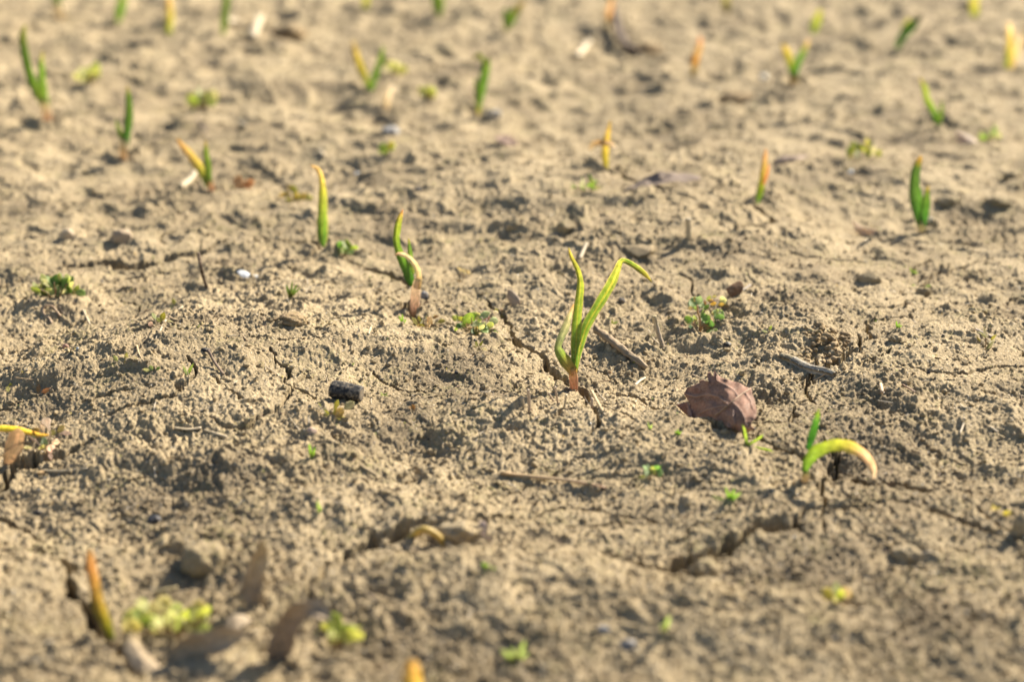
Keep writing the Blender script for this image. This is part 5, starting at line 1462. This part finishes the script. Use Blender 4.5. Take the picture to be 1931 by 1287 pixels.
# ------------------------------------------------------------------ loose crumbs, sand grains and chaff: past counting
def scatter(n, seed):
    rng = np.random.default_rng(seed)
    px = rng.uniform(-250, 2180, n); py = rng.uniform(-60, 1420, n)
    a = PITCH + np.arctan((py - CY) / F)
    d = CAMH / np.tan(a)
    x = (px - CX) / F * depth_of(d)
    z, near, dep = terrain(x, d, np.full(n, .0022))
    return rng, x, d, z, dep
def grains(name, n, seed, smin, smax, mat, power, squash=.8, cols=None, spd=1.0):
    rng, x, y, z, dep = scatter(n, seed)
    keep = dep < .001
    x, y, z = x[keep], y[keep], z[keep]
    n = len(x)
    V0, F0 = ICO[1]
    dd = depth_of(y)
    r = smin + (smax - smin) * rng.random(n) ** power
    r = np.maximum(r, dd * .00022)
    sc = r[:, None] * rng.uniform(.65, 1.25, (n, 3)); sc[:, 2] *= squash
    V = V0[None] * (1 + .22 * rng.normal(size=(n, len(V0), 1))) 
    th = rng.uniform(0, 6.28, n); ca, sa = np.cos(th), np.sin(th)
    ph = rng.uniform(-.8, .8, n); cb, sb = np.cos(ph), np.sin(ph)
    V = V * sc[:, None, :]
    vx = V[..., 0] * cb[:, None] - V[..., 2] * sb[:, None]; vz = V[..., 0] * sb[:, None] + V[..., 2] * cb[:, None]
    wx = vx * ca[:, None] - V[..., 1] * sa[:, None]; wy = vx * sa[:, None] + V[..., 1] * ca[:, None]
    V = np.stack((wx + x[:, None], wy + y[:, None], vz + (z + r * .25)[:, None]), -1).reshape(-1, 3)
    Fc = (F0[None] + (np.arange(n) * len(V0))[:, None, None]).reshape(-1, 3)
    C_ = None
    if cols is not None:
        C_ = np.repeat(np.array(cols)[rng.integers(0, len(cols), n)], len(V0), 0)
    o = mesh_obj(name, V, Fc, mat, None, None, C_, None, smooth=False)
    tag(o, kind="stuff")
grains("soil_crumbs", 42000, 1, .0003, .0021, M_SOIL, 4.0)
grains("sand_grains", 9000, 2, .00018, .00045, M_SHELL, 2.0, 1., [(.75, .72, .66), (.62, .56, .46), (.5, .42, .32), (.78, .78, .76)])
grains("dark_grit", 2600, 3, .0003, .0013, M_CHAR, 3.0, .8, [(.05, .05, .055), (.09, .08, .07), (.04, .035, .03)])
def chaff(n, seed):
    rng, x, y, z, dep = scatter(n, seed)
    VV, FF, CC = [], [], []
    for i in range(n):
        L = rng.uniform(.002, .009); w = rng.uniform(.00012, .00035); a = rng.uniform(0, 6.28); e = rng.normal(0, .35)
        T = Vector((math.cos(a) * math.cos(e), math.sin(a) * math.cos(e), math.sin(abs(e))))
        S_ = T.cross(Vector((.1, .2, 1))).normalized(); U = S_.cross(T)
        bend = Vector(rng.normal(0, .25, 3)) * L
        p0 = Vector((x[i], y[i], z[i] + .0004))
        k0 = len(VV)
        for k in range(5):
            t = k / 4
            c_ = p0 + T * (L * (t - .3)) + bend * (t * t - t * .3)
            for j in range(4):
                th = j * math.pi / 2
                VV.append(c_ + S_ * (math.cos(th) * w) + U * (math.sin(th) * w))
        for k in range(4):
            for j in range(4):
                FF.append((k0 + k * 4 + j, k0 + k * 4 + (j + 1) % 4, k0 + (k + 1) * 4 + (j + 1) % 4, k0 + (k + 1) * 4 + j))
        c1 = np.array([(.58, .46, .3), (.45, .33, .2), (.62, .54, .42), (.3, .2, .13)][rng.integers(0, 4)])
        CC += [c1] * 20
    o = mesh_obj("plant_chaff", VV, np.array(FF), M_STRAW, None, None, np.array(CC), np.zeros((len(VV), 2)))
    tag(o, kind="stuff")
chaff(1500, 4)
def specks(n, seed):
    """pinhead seedlings, too small and many to count"""
    rng, x, y, z, dep = scatter(n, seed)
    VV, FF, CC = [], [], []
    for i in range(n):
        s = depth_of(y[i]) / F * rng.uniform(2.0, 4.5)
        c1 = np.array([(.36, .42, .04), (.42, .40, .05), (.24, .36, .05), (.46, .36, .08)][rng.integers(0, 4)])
        for q in range(rng.integers(1, 4)):
            a = rng.uniform(0, 6.28); e = rng.uniform(.3, 1.3)
            T = Vector((math.cos(a) * math.cos(e), math.sin(a) * math.cos(e), math.sin(e))); S_ = T.cross(Vector((.1, .2, 1))).normalized()
            U = S_.cross(T)
            p = Vector((x[i], y[i], z[i]))
            k0 = len(VV)
            VV += [p, p + T * s * .5 + S_ * s * .3 + U * s * .06, p + T * s * 1.1, p + T * s * .5 - S_ * s * .3 + U * s * .06, p + T * s * .5 - U * s * .1]
            FF += [(k0, k0 + 1, k0 + 4), (k0 + 1, k0 + 2, k0 + 4), (k0 + 2, k0 + 3, k0 + 4), (k0 + 3, k0, k0 + 4), (k0, k0 + 3, k0 + 1), (k0 + 1, k0 + 3, k0 + 2)]
            CC += [c1] * 5
    o = mesh_obj("pinhead_seedlings", VV, np.array(FF), M_WEED, None, None, np.array(CC), np.zeros((len(VV), 2)))
    tag(o, kind="stuff")
specks(1100, 6)
